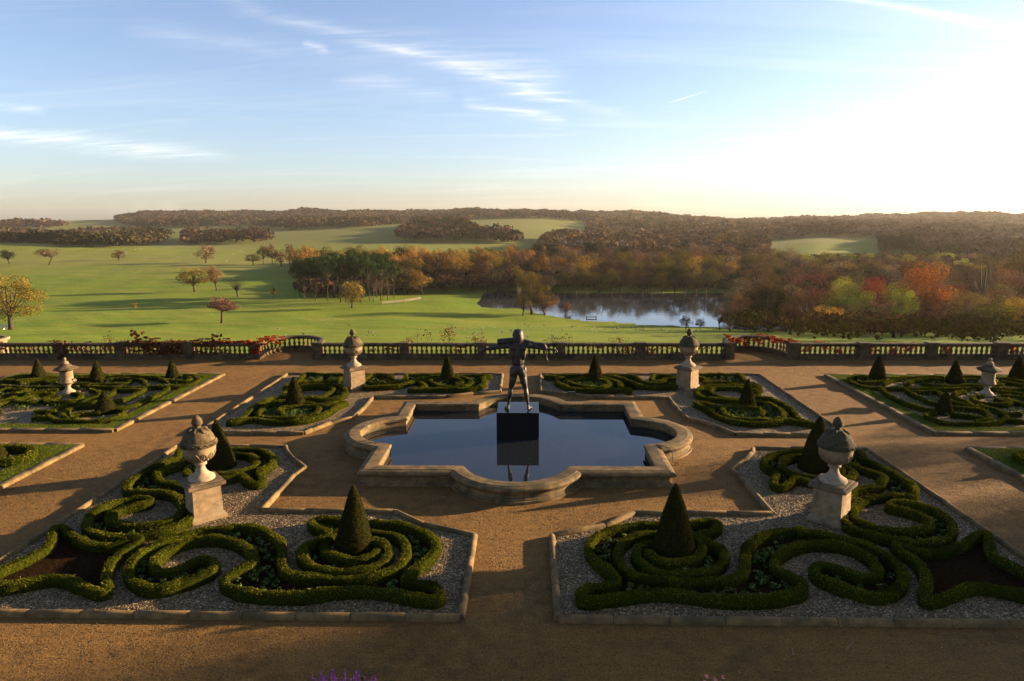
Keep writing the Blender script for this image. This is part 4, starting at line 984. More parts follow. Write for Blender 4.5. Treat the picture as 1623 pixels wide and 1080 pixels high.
 (190.5,381,13.8,11.5,'olive',133),
 (193.9,374,11.7,12.9,'tan',166),
 (203.5,381,10.9,12.7,'rust',208),
 (210.8,383,12.5,13.4,'olive',125),
 (218.5,382,11.3,13.4,'olive',125),
 (220.9,374,13.5,11.5,'olive',140),
 (228.9,374,10.5,10.7,'olive',140),
 (233,368,13.2,11.6,'olive',140),
 (249.3,382,10.6,12.5,'amber',10),
 (246.3,367,11.4,13,'olive',117),
 (262.7,380,13.1,10.9,'rust',203),
 (269.8,378,11.9,10.2,'rust',203),
 (158.8,460,13.2,14.1,'rust',201),
 (167.8,458,12.2,14.6,'olive',111),
 (170.9,440,13,12.2,'tan',157),
 (180.2,444,11.3,14.3,'yellow',246),
 (190.1,444,13.3,10.4,'olive',135),
 (195.1,439,11.1,11.2,'rust',215),
 (207,444,10.9,13,'bare',20),
 (207.9,429,11.9,11.6,'rust',215),
 (224.7,444,10.6,10,'bare',18),
 (229.1,437,12.7,9.8,'tan',167),
 (240.9,442,12.9,11,'yellow',248),
 (249.1,443,12.9,14.1,'bare',18),
 (258.4,443,12,13,'bare',22),
 (265.2,438,11.3,12.5,'rust',218),
 (267.6,428,11.2,10.4,'yellow',251),
 (284,439,10.6,10.8,'olive',144),
 (287.4,431,11.2,12.2,'olive',120),
 (305.4,444,10.8,10,'tan',162),
 (313.9,444,10.7,10.4,'bare',16),
 (323.1,446,11.7,13.8,'tan',162),
 (181.5,500,10,13.4,'tan',158),
 (192,503,11.6,12.9,'yellow',247),
 (190,474,11,11.7,'yellow',247),
 (199.9,477,8.8,9.4,'olive',114),
 (208.8,475,10.6,9.2,'yellow',250),
 (217.5,476,10.4,11.8,'yellow',250),
 (226.1,478,10.8,11.8,'olive',137),
 (238.4,489,10.5,11.8,'yellow',250),
 (251.4,495,11.2,10.7,'olive',137),
 (249.7,476,9.7,12,'olive',130),
 (269,496,9.8,10.7,'yellow',249),
 (277.8,493,9.5,13.9,'tan',168),
 (287.2,493,10.9,10.3,'yellow',252),
 (304.8,510,10.9,14.1,'yellow',252),
 (315.8,514,10.2,12.2,'olive',146),
 (317,501,11.1,11.5,'tan',171),
 (332.1,509,9.6,11,'olive',146),
 (340.6,509,11.2,12.7,'dark',60),
 (342.5,496,9.4,10,'olive',122),
 (349.1,491,10.7,9.7,'olive',122),
 (299.5,590,17.8,7.8,'dark',49),
 (304.8,590,17.1,7.8,'dark',49),
 (309.5,590,16.9,7.8,'dark',49),
 (315.3,590,18.3,7.8,'dark',49),
 (321.6,590,18.1,7.8,'dark',49),
 (60,212,7.4,5.2,'rust',198),
 (59.5,200,6.2,6.4,'darkbrown',236),
 (67.2,216,11.8,5.3,'peach',242),
 (65.8,206,9.8,3.9,'grey',233),
 (63.6,190,12.9,7.5,'dark',99),
 (63.8,180,12.9,8.1,'dark',27),
 (66.1,174,11.9,7.5,'dark',196),
 (64.3,160,9.8,9.4,'darkbrown',77),
 (91.1,212,16.6,6.4,'dark',48),
 (61.8,140,5.6,8.7,'gold',102),
 (92.5,200,16.8,11.3,'yellow',180),
 (101.2,200,16.3,9,'red',26),
 (79.1,158,8,11.3,'pink',190),
 (97.8,180,11.5,7.5,'yellow',231),
 (108.7,192,20.7,16.3,'orangered',24),
 (72.7,135,3.7,7.1,'redbrown',103),
 (90.5,150,7.7,9,'darkbrown',74),
 (119.6,200,15.7,9.4,'pink',182),
 (138.1,210,25.6,14.3,'bareb',237),
 (106.1,165,10.3,8.4,'peach',181),
 (143.4,205,18.7,11.6,'pink',188),
 (86.9,128,6.3,13.5,'olivedark',244),
 (97.9,135,7.6,7.6,'gold',79),
 (168.5,235,27.3,14.2,'olive',238),
 (63.6,130,3.4,7.4,'bareb',101),
 (54.3,140,4.2,7.9,'darkbrown',37),
 (79.6,125,4,8.2,'darkbrown',78),
 (76.3,132,4.2,5.5,'redbrown',104),
 (74.6,189.2,10.1,9.6,'olivedark',71),
 (78.7,186,12.4,9.4,'redbrown',193),
 (84,183,11.2,9.9,'yellow',257),
 (95.3,195.3,12.3,9,'yellow',256),
 (106.1,202.5,11.6,9.3,'olive',151),
 (109.7,199.6,12.8,11.6,'yellow',256),
 (120.4,208.2,12.2,11.6,'olive',150),
 (112.3,184.7,9.8,12,'rust',223),
 (130.3,203.7,10,10.4,'pink',185),
 (133.4,199,12.1,12.4,'pink',185),
 (136.2,195,10.2,11,'yellow',255),
 (145.8,200.9,11.6,10.6,'darkbrown',44),
 (152.1,202.5,11.6,13.1,'rust',222),
 (143.2,183.5,12,8.7,'rust',222),
 (77.4,250.6,14.5,10.2,'tan',176),
 (81.7,246.2,15.9,12.5,'darkbrown',43),
 (89,247.6,14.8,10.9,'rust',221),
 (96.2,247.9,13.5,11.8,'tan',175),
 (101,242.8,13,9.8,'darkbrown',42),
 (113.9,257.6,13.9,10.7,'pink',184),
 (118.2,254.9,11.1,11.1,'tan',175),
 (120.1,243.9,12.6,11.9,'redbrown',192),
 (130,248.2,13.5,12.7,'yellow',254),
 (136.3,246.1,13.4,12.3,'pink',183),
 (142.8,246,12.3,9.5,'tan',174),
 (143.1,235.8,13.3,9.6,'olive',149),
 (157.8,249.1,12.8,11.2,'redbrown',191),
 (156.2,237.6,12.6,9.9,'darkbrown',41),
 (161.2,237.2,14.7,11.6,'yellow',253),
 (170.8,243.4,13.5,12.7,'yellow',253),
 (168.8,231.1,12.7,11,'darkbrown',40),
 (176.9,234,16,12.2,'tan',173),
 (187,239.1,12.6,11.1,'tan',173),
 (97.5,316,12.3,13.1,'tan',179),
 (108.9,323.7,16,14.8,'rust',225),
 (111.3,311,13.5,10.8,'olive',154),
 (118.9,308,15.5,9.8,'pink',187),
 (122.2,299.2,14.7,13.1,'redbrown',195),
 (133.1,308.6,13.7,11.7,'rust',224),
 (137.2,301.6,13.8,12.1,'darkbrown',47),
 (154.6,321.7,9.5,14.6,'darkbrown',46),
 (158.3,311.7,10,14.3,'redbrown',194),
 (167.1,312.3,10.4,10.9,'tan',178),
 (179.3,319.5,12.6,12.8,'darkbrown',45),
 (186.2,318.8,9.9,12.3,'olive',153),
 (187.6,307.9,14.4,10.5,'pink',186),
 (200.9,319.2,9.9,12.5,'darkbrown',45),
 (212.7,323.7,10.6,12.1,'olive',152),
 (217.7,318.5,9.6,12.5,'olivedark',73),
 (212.6,300.8,11.9,12.1,'olivedark',73),
 (225.9,309.5,9.3,9.9,'tan',177),
 (226.7,302.1,14.4,12.1,'yellow',258),
 (238.5,307.4,13.9,13.3,'olivedark',72),
 (-3.9,307,12,2.3,'snag',156),
]
SHADE_TREES = [(44, 16, 12, 9), (48, 21, 12.5, 9), (43, 24.5, 12, 8), (48, 28, 10.8, 6), (45, 33.5, 8.0, 6), (54, 19, 12, 10), (55, 24, 12, 9), (42, 19.5, 11, 8), (50, 25, 12.5, 8), (53, 28.8, 13.5, 7)]
HAZE = 0.000040

# ------------------------------------------------------------------ the lie of the land
TT = np.array(TERRAIN_T); TY = np.array(TERRAIN_Y, float); TZ = np.array(TERRAIN_Z)
def lake_dist(x, y):
    P = np.array(LAKE); D = np.full(np.shape(x), 1e18)
    for k in range(len(P)):
        a = P[k]; e = P[(k + 1) % len(P)] - a
        t = np.clip(((x - a[0]) * e[0] + (y - a[1]) * e[1]) / (e @ e), 0, 1)
        D = np.minimum(D, (x - a[0] - t * e[0]) ** 2 + (y - a[1] - t * e[1]) ** 2)
    D = np.sqrt(D); return np.where(inside(P, x, y), -D, D)
def ground_z(x, y, rough=True):
    x = np.asarray(x, float); y = np.asarray(y, float)
    t = np.clip((x - 0.4) / np.maximum(y, 38), TT[0], TT[-1]); ly = np.clip(y, TY[0], TY[-1])
    i = np.clip(np.searchsorted(TT, t) - 1, 0, len(TT) - 2); j = np.clip(np.searchsorted(TY, ly) - 1, 0, len(TY) - 2)
    a = (t - TT[i]) / (TT[i + 1] - TT[i]); b = (ly - TY[j]) / (TY[j + 1] - TY[j]); a = a * a * (3 - 2 * a)
    z = (TZ[i, j] * (1 - a) + TZ[i + 1, j] * a) * (1 - b) + (TZ[i, j + 1] * (1 - a) + TZ[i + 1, j + 1] * a) * b
    d = lake_dist(x, y) + (1.6 * np.sin(x * 0.21 + 1.3) + 1.1 * np.sin(x * 0.47 + y * 0.3)) * (y < 300)
    w = np.clip(d / 14, 0, 1); w = w * w * (3 - 2 * w)
    if rough: z = z + (0.10 * np.sin(x * 0.19 + y * 0.05) + 0.09 * np.sin(y * 0.27 - x * 0.06) + 0.05 * np.sin(x * 0.5 + y * 0.4)) * np.clip((y - 60) / 60, 0, 1)
    z = z + np.clip((y - 1400) / 800, 0, 1) * (4.5 * np.sin(x * .0046 + 1) + 3 * np.sin(x * .011 + y * .004) + 2 * np.sin(x * .021))
    return np.where(d < 0, -30.0 + np.maximum(d * 0.08, -2), np.maximum(-29.94, z) * w + (-30.0 + np.minimum(d * 0.08, .06)) * (1 - w))
def gz(x, y): return float(ground_z(np.array([x]), np.array([y]))[0])

nt, ny = 300, 350
tt = np.linspace(-2.0, 2.0, nt); yy = np.concatenate([[38.9], 60 + (4200 - 60) * (np.linspace(0, 1, ny - 1)) ** 2.6])
gx, gy = np.meshgrid(tt, yy); X = gx * gy + 0.4; Zg = ground_z(X, gy)
V = np.stack([X, gy, Zg], -1).reshape(-1, 3)
ii = np.arange((ny - 1) * nt).reshape(ny - 1, nt)[:, :-1].ravel()
Q = np.stack([ii, ii + 1, ii + nt + 1, ii + nt], 1)
o = link('park_ground', mesh_np('park_ground', V, Q, 'park_grass', smooth=True)); o['kind'] = 'structure'
o = link('lake_water', mesh_py('lake_water', [(-60, 215, -30), (160, 215, -30), (160, 380, -30), (-60, 380, -30)], [(0, 1, 2, 3)], 'lake_water')); o['kind'] = 'structure'

# terrace platform
b = MB(); b.box(-75, -8, -6.0, 75, 38.85, -0.02)
o = b.build('terrace_wall', 'retaining_stone'); o['kind'] = 'structure'
g = MB(); n1 = 2
g.add([(-75, -8, 0), (75, -8, 0), (75, 38.7, 0), (-75, 38.7, 0)], [(0, 1, 2, 3)])
o = g.build('gravel_path', 'path_gravel'); o['kind'] = 'structure'
# house plinth course below the view, the camera stands on the house terrace

# ------------------------------------------------------------------ hedges
PROF = [(-0.47, 0.0), (-0.50, 0.45), (-0.50, 0.82), (-0.43, 0.96), (-0.2, 1.0), (0.2, 1.0), (0.43, 0.96), (0.50, 0.82), (0.50, 0.45), (0.47, 0.0)]
def hedge_mesh(name, ctrl, closed, w, h, dens, leaf, z0=0.0, step=0.11, wob=0.035):
    P = catmull(ctrl, closed, step); n = len(P)
    if closed: T = np.roll(P, -1, 0) - np.roll(P, 1, 0)
    else: T = np.gradient(P, axis=0)
    T = T / (np.linalg.norm(T, axis=1)[:, None] + 1e-9)
    # soften the side normals at tight turns
    for _ in range(2):
        T = (np.roll(T, 1, 0) + T * 2 + np.roll(T, -1, 0)) / 4 if closed else T
        T = T / (np.linalg.norm(T, axis=1)[:, None] + 1e-9)
    Nn = np.stack([-T[:, 1], T[:, 0]], 1); k = len(PROF)
    pr = np.array(PROF); V = np.zeros((n, k, 3))
    s = np.arange(n) * step
    ph_ = RNG.uniform(0, 6, 3)
    hv = 1 + 0.05 * np.sin(s * 1.7 + ph_[0]) + 0.05 * np.sin(s * 4.1 + ph_[1]) + 0.03 * np.sin(s * 9.3 + ph_[2]) + RNG.normal(0, 0.025, n)
    wv = 1 + 0.08 * np.sin(s * 2.3 + ph_[1]) + 0.07 * np.sin(s * 5.7 + ph_[0]) + RNG.normal(0, 0.03, n)
    V[:, :, :2] = P[:, None, :] + Nn[:, None, :] * (pr[None, :, :1] * w * wv[:, None, None])
    V[:, :, 2] = z0 + pr[None, :, 1] * h * hv[:, None]
    V += RNG.normal(0, wob * 0.3, V.shape) * np.array([1, 1, 0.7]); V[:, 0, 2] = z0 - .02; V[:, -1, 2] = z0 - .02
    F = []
    for i in range(n if closed else n - 1):
        j = (i + 1) % n
        for q in range(k - 1): F.append((i * k + q, j * k + q, j * k + q + 1, i * k + q + 1))
    Vf = V.reshape(-1, 3); F = np.array(F)
    if not closed:   # rounded ends
        ends = []
        for e, sg in ((0, -1), (n - 1, 1)):
            c = V[e].mean(0); tip = [len(Vf) + len(ends)]
            ends.append([P[e, 0] + T[e, 0] * sg * w * .25, P[e, 1] + T[e, 1] * sg * w * .25, z0 + h * .6])
            for q in range(k - 1): F = np.vstack([F, [[e * k + q, e * k + q + 1, tip[0], tip[0]]] ])
        Vf = np.vstack([Vf, ends])
        Ftri = F
    # leaf fuzz over the surface
    A = Vf[F[:, 0]]; B = Vf[F[:, 1]]; Cc = Vf[F[:, 2]]; D = Vf[F[:, 3]]
    nr = np.cross(Cc - A, D - B); area = np.linalg.norm(nr, axis=1) / 2; nr = nr / (np.linalg.norm(nr, axis=1)[:, None] + 1e-9)
    # outward: away from the path line
    cnt = RNG.poisson(area * dens); idx = np.repeat(np.arange(len(F)), cnt); m = len(idx)
    u = RNG.random((m, 1)); v = RNG.random((m, 1))
    pts = (A[idx] * (1 - u) + B[idx] * u) * (1 - v) + (D[idx] * (1 - u) + Cc[idx] * u) * v
    nn = nr[idx]; flip = np.where(nn[:, 2] < -0.2, -1, 1)[:, None]; nn = nn * flip
    ctr = P[np.minimum((F[idx, 0] // k), n - 1)]
    o2 = pts[:, :2] - ctr; sgn = np.sign((o2 * nn[:, :2]).sum(1)); sgn[np.abs(nn[:, 2]) > .6] = 1; sgn[sgn == 0] = 1
    nn = nn * sgn[:, None]; nn[:, 2] = np.abs(nn[:, 2])
    pts = pts + nn * RNG.uniform(-0.004, 0.022, (m, 1)) * (leaf / 0.022)
    st_ = RNG.random(m) < .025; pts[st_] += nn[st_] * RNG.uniform(.01, .05, (st_.sum(), 1))
    LV, LQ = leaf_quads(pts, nn, leaf * 1.3, 0.8)
    LV = LV.reshape(-1, 4, 3)[:, :3].reshape(-1, 3); LQ = np.arange(len(LV)).reshape(-1, 3)
    sn = np.sin(pts[:, 0] * 3.1 + pts[:, 1] * 1.7) * np.sin(pts[:, 1] * 2.9) * .16
    topness = np.clip((pts[:, 2] - z0) / h, 0, 1.1)
    tint = np.clip(RNG.normal(0.50, 0.20, m) + sn + (topness - .6) * 0.16, 0, 1)  # leaves paler towards the top: the sunlit hedge tops are put into the tint
    bald = np.sin(pts[:, 0] * 1.3 + 4) * np.sin(pts[:, 1] * 1.9 + 1) > .82; tint[bald] *= .35
    F3 = np.vstack([F[:, [0, 1, 2]], F[:, [0, 2, 3]]]); F3 = F3[(F3[:, 0] != F3[:, 1]) & (F3[:, 1] != F3[:, 2]) & (F3[:, 0] != F3[:, 2])]
    Vall = np.vstack([Vf, LV]); Fall = np.vstack([F3, LQ + len(Vf)])
    return mesh_np(name, Vall, Fall, 'box_leaf', {'tint': np.concatenate([np.full(len(Vf), 0.16), np.repeat(tint, 3)])}), P
def hedge(ctrl, closed, label, group, w=0.205, h=0.27, dens=1500, leaf=0.021, step=0.11):
    me, P = hedge_mesh('box_hedge', ctrl, closed, w, h, dens, leaf, step=step)
    if not closed: me.validate()
    o = link('box_hedge', me); tag(o, label, 'hedge', group); return o, P

def mir(L): return [(-x, y) for x, y in L]
GH = 'clipped box hedges of the four scroll beds'
POLY = []   # (smoothed outline, kind of filling)
def seg(P): return P[::3]
defs = [
    ('fish', True, 'curling %s box hedge round the bare dark soil bed nearest the house corner', 3000, .0145),
    ('scroll1', False, 'long %s box hedge that scrolls and spirals round the nearest yew cone', 3000, .0145),
    ('scroll2', False, '%s box hedge scrolling behind the near stone urn and round its yew cone', 2300, .0165),
]
for key, closed, lab, dens, leaf in defs:
    for side, L in (('left', HEDGE[key]), ('right', mir(HEDGE[key]))):
        o, P = hedge(L, closed, (lab % ('left-hand' if side == 'left' else 'right-hand')), GH, dens=dens, leaf=leaf)
        POLY.append((P, key, 1 if side == 'left' else -1))
for key, closed, lab, dens, leaf in [
    ('back_fish', False, 'small %s box hedge round a dark bed in the far outer corner by the balustrade', 1200, .023),
    ('back_scroll_outer', False, '%s box hedge spiralling between the far urn and its outer yew cone', 1200, .023),
    ('back_ring_outer', False, 'pointed %s box hedge sweeping in front of the far outer yew cone', 1200, .023)]:
    for side, L in (('left', HEDGE[key]), ('right', mir(HEDGE[key]))):
        o, P = hedge(L, closed, (lab % ('left-hand' if side == 'left' else 'right-hand')), GH, w=.195, h=.25, dens=dens, leaf=leaf)
        POLY.append((P, key, 1))
for key, lab in [('back_in_L', 'box hedge spiralling from the far left urn round the inner yew cone'),
                 ('back_in_L2', 'outer box hedge with a squared end left of the statue, round the inner yew cone'),
                 ('back_in_R', 'topmost straight box hedge right of the statue, behind the inner yew cone'),
                 ('back_in_R1', 'boat-shaped box hedge nearest the pool, right of the statue'),
                 ('back_in_R2', 'box hedge spiralling from the far right urn round the inner yew cone'),
                 ('back_in_R3', 'short hooked box hedge left of the far right urn')]:
    o, P = hedge(HEDGE[key], False, lab, GH, w=.195, h=.25, dens=1200, leaf=.023)
    if key not in ('back_in_R3', 'back_in_R'): POLY.append((P, key, 1))
GF = 'low hedges of the two outer scroll parterres'
spots = ['by the yew cone at its near corner', 'along its far edge', 'in the middle of the scrollwork', 'round its centre vase', 'beside the grass edging']
FEAT = [(20.76, 30.0, 'the stone vase'), (17.4, 33.0, 'the inner far yew cone'), (20.9, 32.4, 'the middle yew cone'), (24.3, 33.0, 'the outermost yew cone'), (17.2, 27.1, 'the squat near yew cone')]
USED = {}
def far_label(L, side):
    c = np.mean(np.array(L), 0); f = min(FEAT, key=lambda q: (q[0] - c[0]) ** 2 + (q[1] - c[1]) ** 2); ln = sum(math.dist(a, b_) for a, b_ in zip(L[:-1], L[1:])); ch = math.dist(L[0], L[-1])
    dx, dy = c[0] - f[0], c[1] - f[1]
    where = ('beyond' if dy > 0 else 'in front of') if abs(dy) > abs(dx) else ('outward of' if dx > 0 else 'inward of')
    for ad in (('long' if ln > 5 else 'short') + (' hooked' if ch < .55 * ln else ' curved' if ch < .93 * ln else ' nearly straight'), 'thin winding', 'fine sweeping', 'slim bending', 'narrow gently curving', 'delicate', 'slender'):
        t = '%s low hedge %s %s, %s parterre' % (ad, where, f[2], side)
        if t not in USED: USED[t] = 1; return t
    return t
for i, L in enumerate(FAR_HEDGE):
    for side, LL in (('right', L), ('left', mir(L))):
        hedge(LL, False, far_label(L, side), GF + ', ' + side, w=.17, h=.23, dens=720, leaf=.022, step=.16)
for side, LL in (('left', RING), ('right', mir(RING))):
    hedge(LL, False, 'curved low hedge round the small yew cone at the %s edge of the view' % side, None, w=.3, h=.3, dens=900, leaf=.026, step=.14)

# soil between the paired hedges and the bedding plants in it
def poly_area(P): x, y = P[:, 0], P[:, 1]; return 0.5 * np.sum(x * np.roll(y, -1) - y * np.roll(x, -1))
soil_specs = [(P[::2], k, s) for P, k, s in POLY]
seed_V = []; seed_Q = []; seed_t = []; off = 0
for P, key, sd_ in soil_specs:
    o = fill_poly('soil', [tuple(p) for p in P], 0.065, 'soil'); o['kind'] = 'stuff'
    tag(o, 'dark soil inside the box hedge outline')
    if key == 'fish': continue
    x0, y0 = P.min(0); x1, y1 = P.max(0)
    n = int((x1 - x0) * (y1 - y0) * 34)
    q = np.stack([RNG.uniform(x0, x1, n), RNG.uniform(y0, y1, n)], 1); q = q[inside(P, q[:, 0], q[:, 1])]
    d = np.sqrt(((q[:, None, :] - P[None, :, :]) ** 2).sum(2)).min(1); q = q[d > 0.22]
    for x, y in q:
        m = 9; a = RNG.uniform(0, 2 * PI, m); r = RNG.uniform(0.02, 0.07, m)
        pts = np.stack([x + r * np.cos(a), y + r * np.sin(a), 0.075 + RNG.uniform(0.02, 0.09, m)], 1)
        nn = np.stack([np.cos(a) * .4, np.sin(a) * .4, np.ones(m)], 1)
        v_, q_ = leaf_quads(pts, nn, 0.05, 0.35, 0.42); seed_V.append(v_); seed_Q.append(q_ + off); off += len(v_); seed_t.append(np.repeat(RNG.uniform(0.1, 1, m), 4))
o = link('bedding_plants', mesh_np('bedding_plants', np.vstack(seed_V), np.vstack(seed_Q), 'seedling_leaf', {'tint': np.concatenate(seed_t)}))
tag(o, 'young leafy bedding plants set in the soil between the hedges', kind='stuff')

# ------------------------------------------------------------------ chippings, kerbs and grass edging
def stone_strip(name, P, parent, w, h, L=1.15, flat=False, z0=0.0):
    """roll-topped kerb stones laid end to end along P, every stone its own mesh"""
    P = [Vector((p[0], p[1], 0)) for p in P]
    prof = [(-.5, -0.1), (-.5, .45), (-.38, .82), (-.14, 1.0), (.14, 1.0), (.38, .82), (.5, .45), (.5, -0.1)] if not flat else [(-.5, -.1), (-.5, .86), (-.4, 1), (.4, 1), (.5, .86), (.5, -.1)]
    for a, b in zip(P[:-1], P[1:]):
        ln = (b - a).length
        m = max(1, round(ln / L)); d = (b - a) / m; u = d.normalized(); nn = Vector((-u.y, u.x, 0))
        for k in range(m):
            dz = rnd.uniform(-.006, .006); dw = rnd.uniform(-.006, .006)
            p0 = a + d * k + u * .006; p1 = a + d * (k + 1) - u * .006
            mb = MB(); rings = []
            for p, sc in ((p0, .90), (p0 + u * .02, 1.0), (p1 - u * .02, 1.0), (p1, .90)):
                rings.append([tuple(p + nn * (q[0] * w * (1 if sc == 1 else .95) + dw) + Vector((0, 0, z0 + q[1] * h * sc + dz))) for q in prof])
            mb.rings(rings)
            o = mb.build(name, 'kerb_stone', parent, smooth=False)
            smooth_by_angle(o, 50)
def simplify(P, tol=0.0): return P
kf = [(-0.98, 12.5)] + [(-1.03, 15.95)] + KERB_FRONT[3:]
KF_L = [(-12.05, 12.5), (-0.98, 12.5), (-0.98, 16.12)] + KERB_FRONT[3:5] + [(-3.29, 17.48), (-6.98, 17.5), (-6.96, 18.72), (-6.95, 20.1), (-6.80, 20.73), (-7.47, 21.56), (-7.95, 22.3), (-8.17, 22.8), (-12.05, 22.8), (-12.05, 12.5)]
KB_R = [(12.05, 24.33), (8.02, 24.33), (7.84, 24.73), (7.39, 25.67), (6.72, 26.3), (6.60, 27.63), (6.60, 29.5), (5.08, 29.49), (3.30, 29.6), (2.14, 30.15), (0.95, 30.53), (0.97, 34.05), (12.05, 34.05), (12.05, 24.33)]
for nm, P, lab in (('front', KF_L, 'rolled stone kerb round the near left scroll bed'), ('front', mir(KF_L), 'rolled stone kerb round the near right scroll bed'),
                   ('back', mir(KB_R), 'rolled stone kerb round the far left scroll bed'), ('back', KB_R, 'rolled stone kerb round the far right scroll bed')):
    e = empty('flower_bed_kerb', (P[0][0], P[0][1], 0), lab, 'kerb', 'stone kerbs round the four scroll beds')
    e.matrix_world = Matrix.Identity(4)
    stone_strip('kerb_stone', P, e, 0.165, 0.135, 1.15)
    o = fill_poly('chippings', P[:-1], 0.03, 'stone_chippings'); tag(o, 'pinkish grey stone chippings covering the scroll bed', kind='stuff')

def pebbles(P, n, z, holes, name):
    P = np.array(P); x0, y0 = P.min(0); x1, y1 = P.max(0)
    q = np.stack([RNG.uniform(x0, x1, n), RNG.uniform(y0, y1, n)], 1); q = q[inside(P, q[:, 0], q[:, 1])]
    for h_ in holes: q = q[~inside(h_, q[:, 0], q[:, 1])]
    m = len(q); s = RNG.uniform(0.010, 0.024, m) if z > .01 else RNG.uniform(.007, .015, m)
    base = np.array([(1, 0, 0), (-.5, .87, 0), (-.5, -.87, 0), (0, 0, .8)])
    a = RNG.uniform(0, 2 * PI, m); ca, sa = np.cos(a), np.sin(a)
    V = np.zeros((m, 4, 3))
    for k in range(4):
        bx, by, bz = base[k]; bx = bx * RNG.uniform(.7, 1.3, m); by = by * RNG.uniform(.7, 1.3, m)
        V[:, k, 0] = q[:, 0] + s * (bx * ca - by * sa); V[:, k, 1] = q[:, 1] + s * (bx * sa + by * ca); V[:, k, 2] = z - .003 + s * (bz + RNG.uniform(-.2, .35, m))
    idx = np.arange(m)[:, None] * 4
    F = np.concatenate([idx + [0, 1, 3], idx + [1, 2, 3], idx + [2, 0, 3]])
    col = np.repeat(RNG.uniform(0, 1, m), 4)
    return link(name, mesh_np(name, V.reshape(-1, 3), F, 'loose_stone', {'tint': col}))
m, n, b = material('loose_stone', 0.75, 0.3)
at = n.a('ShaderNodeAttribute', _attribute_name='tint')
n.l.new(n.ramp(at.outputs['Fac'], [(0, (0.030, 0.018, 0.006)), (0.45, (0.115, 0.072, 0.026)), (0.8, (0.21, 0.138, 0.055)), (1, (0.55, 0.42, 0.23))]), b.inputs['Base Color'])
m, n, b = material('path_grit', 0.8, 0.2)
at = n.a('ShaderNodeAttribute', _attribute_name='tint')
n.l.new(n.ramp(at.outputs['Fac'], [(0, (0.05, 0.024, 0.006)), (0.6, (0.15, 0.080, 0.024)), (0.93, (0.25, 0.15, 0.06)), (1, (0.42, 0.30, 0.17))]), b.inputs['Base Color'])
for P, nn_, lft in ((KF_L[:-1], 90000, True), (mir(KF_L[:-1]), 90000, False), (mir(KB_R[:-1]), 26000, True), (KB_R[:-1], 26000, False)):
    holes = [p for p, k, s in soil_specs if (np.mean(p[:, 0]) < 0) == lft]
    o = pebbles(P, nn_, 0.032, holes, 'loose_gravel'); tag(o, 'loose pinkish grey stone chips lying in the scroll bed', kind='stuff')

PATHP = [(-17, 10.4), (17, 10.4), (17, 22), (-17, 22)]
o = pebbles(PATHP, 85000, 0.004, [np.array(KF_L[:-1]), np.array(mir(KF_L[:-1]))], 'loose_gravel'); tag(o, 'loose golden brown grit on the garden path', kind='stuff')
o.data.materials[0] = MATS['path_grit']
def grass_band(P, wid, label):
    """turf strip inside the kerb: P closed outline (list), inset by wid"""
    P = [Vector((p[0], p[1])) for p in P]; n = len(P); inn = []
    area = sum(P[i].x * P[(i + 1) % n].y - P[(i + 1) % n].x * P[i].y for i in range(n)); sg = 1 if area > 0 else -1
    for i in range(n):
        d0 = (P[i] - P[i - 1]).normalized(); d1 = (P[(i + 1) % n] - P[i]).normalized()
        n0 = Vector((-d0.y, d0.x)) * sg; n1 = Vector((-d1.y, d1.x)) * sg
        m_ = (n0 + n1).normalized(); inn.append(P[i] + m_ * wid / max(m_.dot(n0), .3))
    V = [(p.x, p.y, .10) for p in P] + [(p.x, p.y, .10) for p in inn] + [(p.x, p.y, .0) for p in inn]
    F = [(i, (i + 1) % n, n + (i + 1) % n, n + i) for i in range(n)] + [(n + i, n + (i + 1) % n, 2 * n + (i + 1) % n, 2 * n + i) for i in range(n)]
    VV = np.array(V); pts = []; 
    for i in range(n):
        a, b_ = P[i], P[(i + 1) % n]; c, d = inn[i], inn[(i + 1) % n]
        ar = (b_ - a).length * wid; k = int(ar * 900)
        u = RNG.random((k, 1)); v = RNG.random((k, 1))
        pts.append((np.array(a)[None] * (1 - u) + np.array(b_)[None] * u) * (1 - v) + (np.array(c)[None] * (1 - u) + np.array(d)[None] * u) * v)
    pts = np.vstack(pts); m_ = len(pts); hh = RNG.uniform(.02, .045, m_); an = RNG.uniform(0, PI, m_); w_ = .010
    lean = RNG.normal(0, .015, (m_, 2))
    A = np.stack([pts[:, 0] - np.cos(an) * w_, pts[:, 1] - np.sin(an) * w_, np.full(m_, .095)], 1); B = A + np.stack([np.cos(an) * 2 * w_, np.sin(an) * 2 * w_, np.zeros(m_)], 1)
    T_ = np.stack([pts[:, 0] + lean[:, 0], pts[:, 1] + lean[:, 1], .10 + hh], 1)
    GV = np.stack([A, B, T_], 1).reshape(-1, 3); GQ = np.arange(m_ * 3).reshape(m_, 3)
    o = link('grass', mesh_py('grass_band', V, F, 'garden_grass')); tag(o, label, kind='stuff')
    o = link('grass', mesh_np('grass_blades', GV, GQ, 'grass_blade', {'tint': np.repeat(RNG.uniform(0, 1, m_), 3)})); tag(o, label, kind='stuff')
    return inn
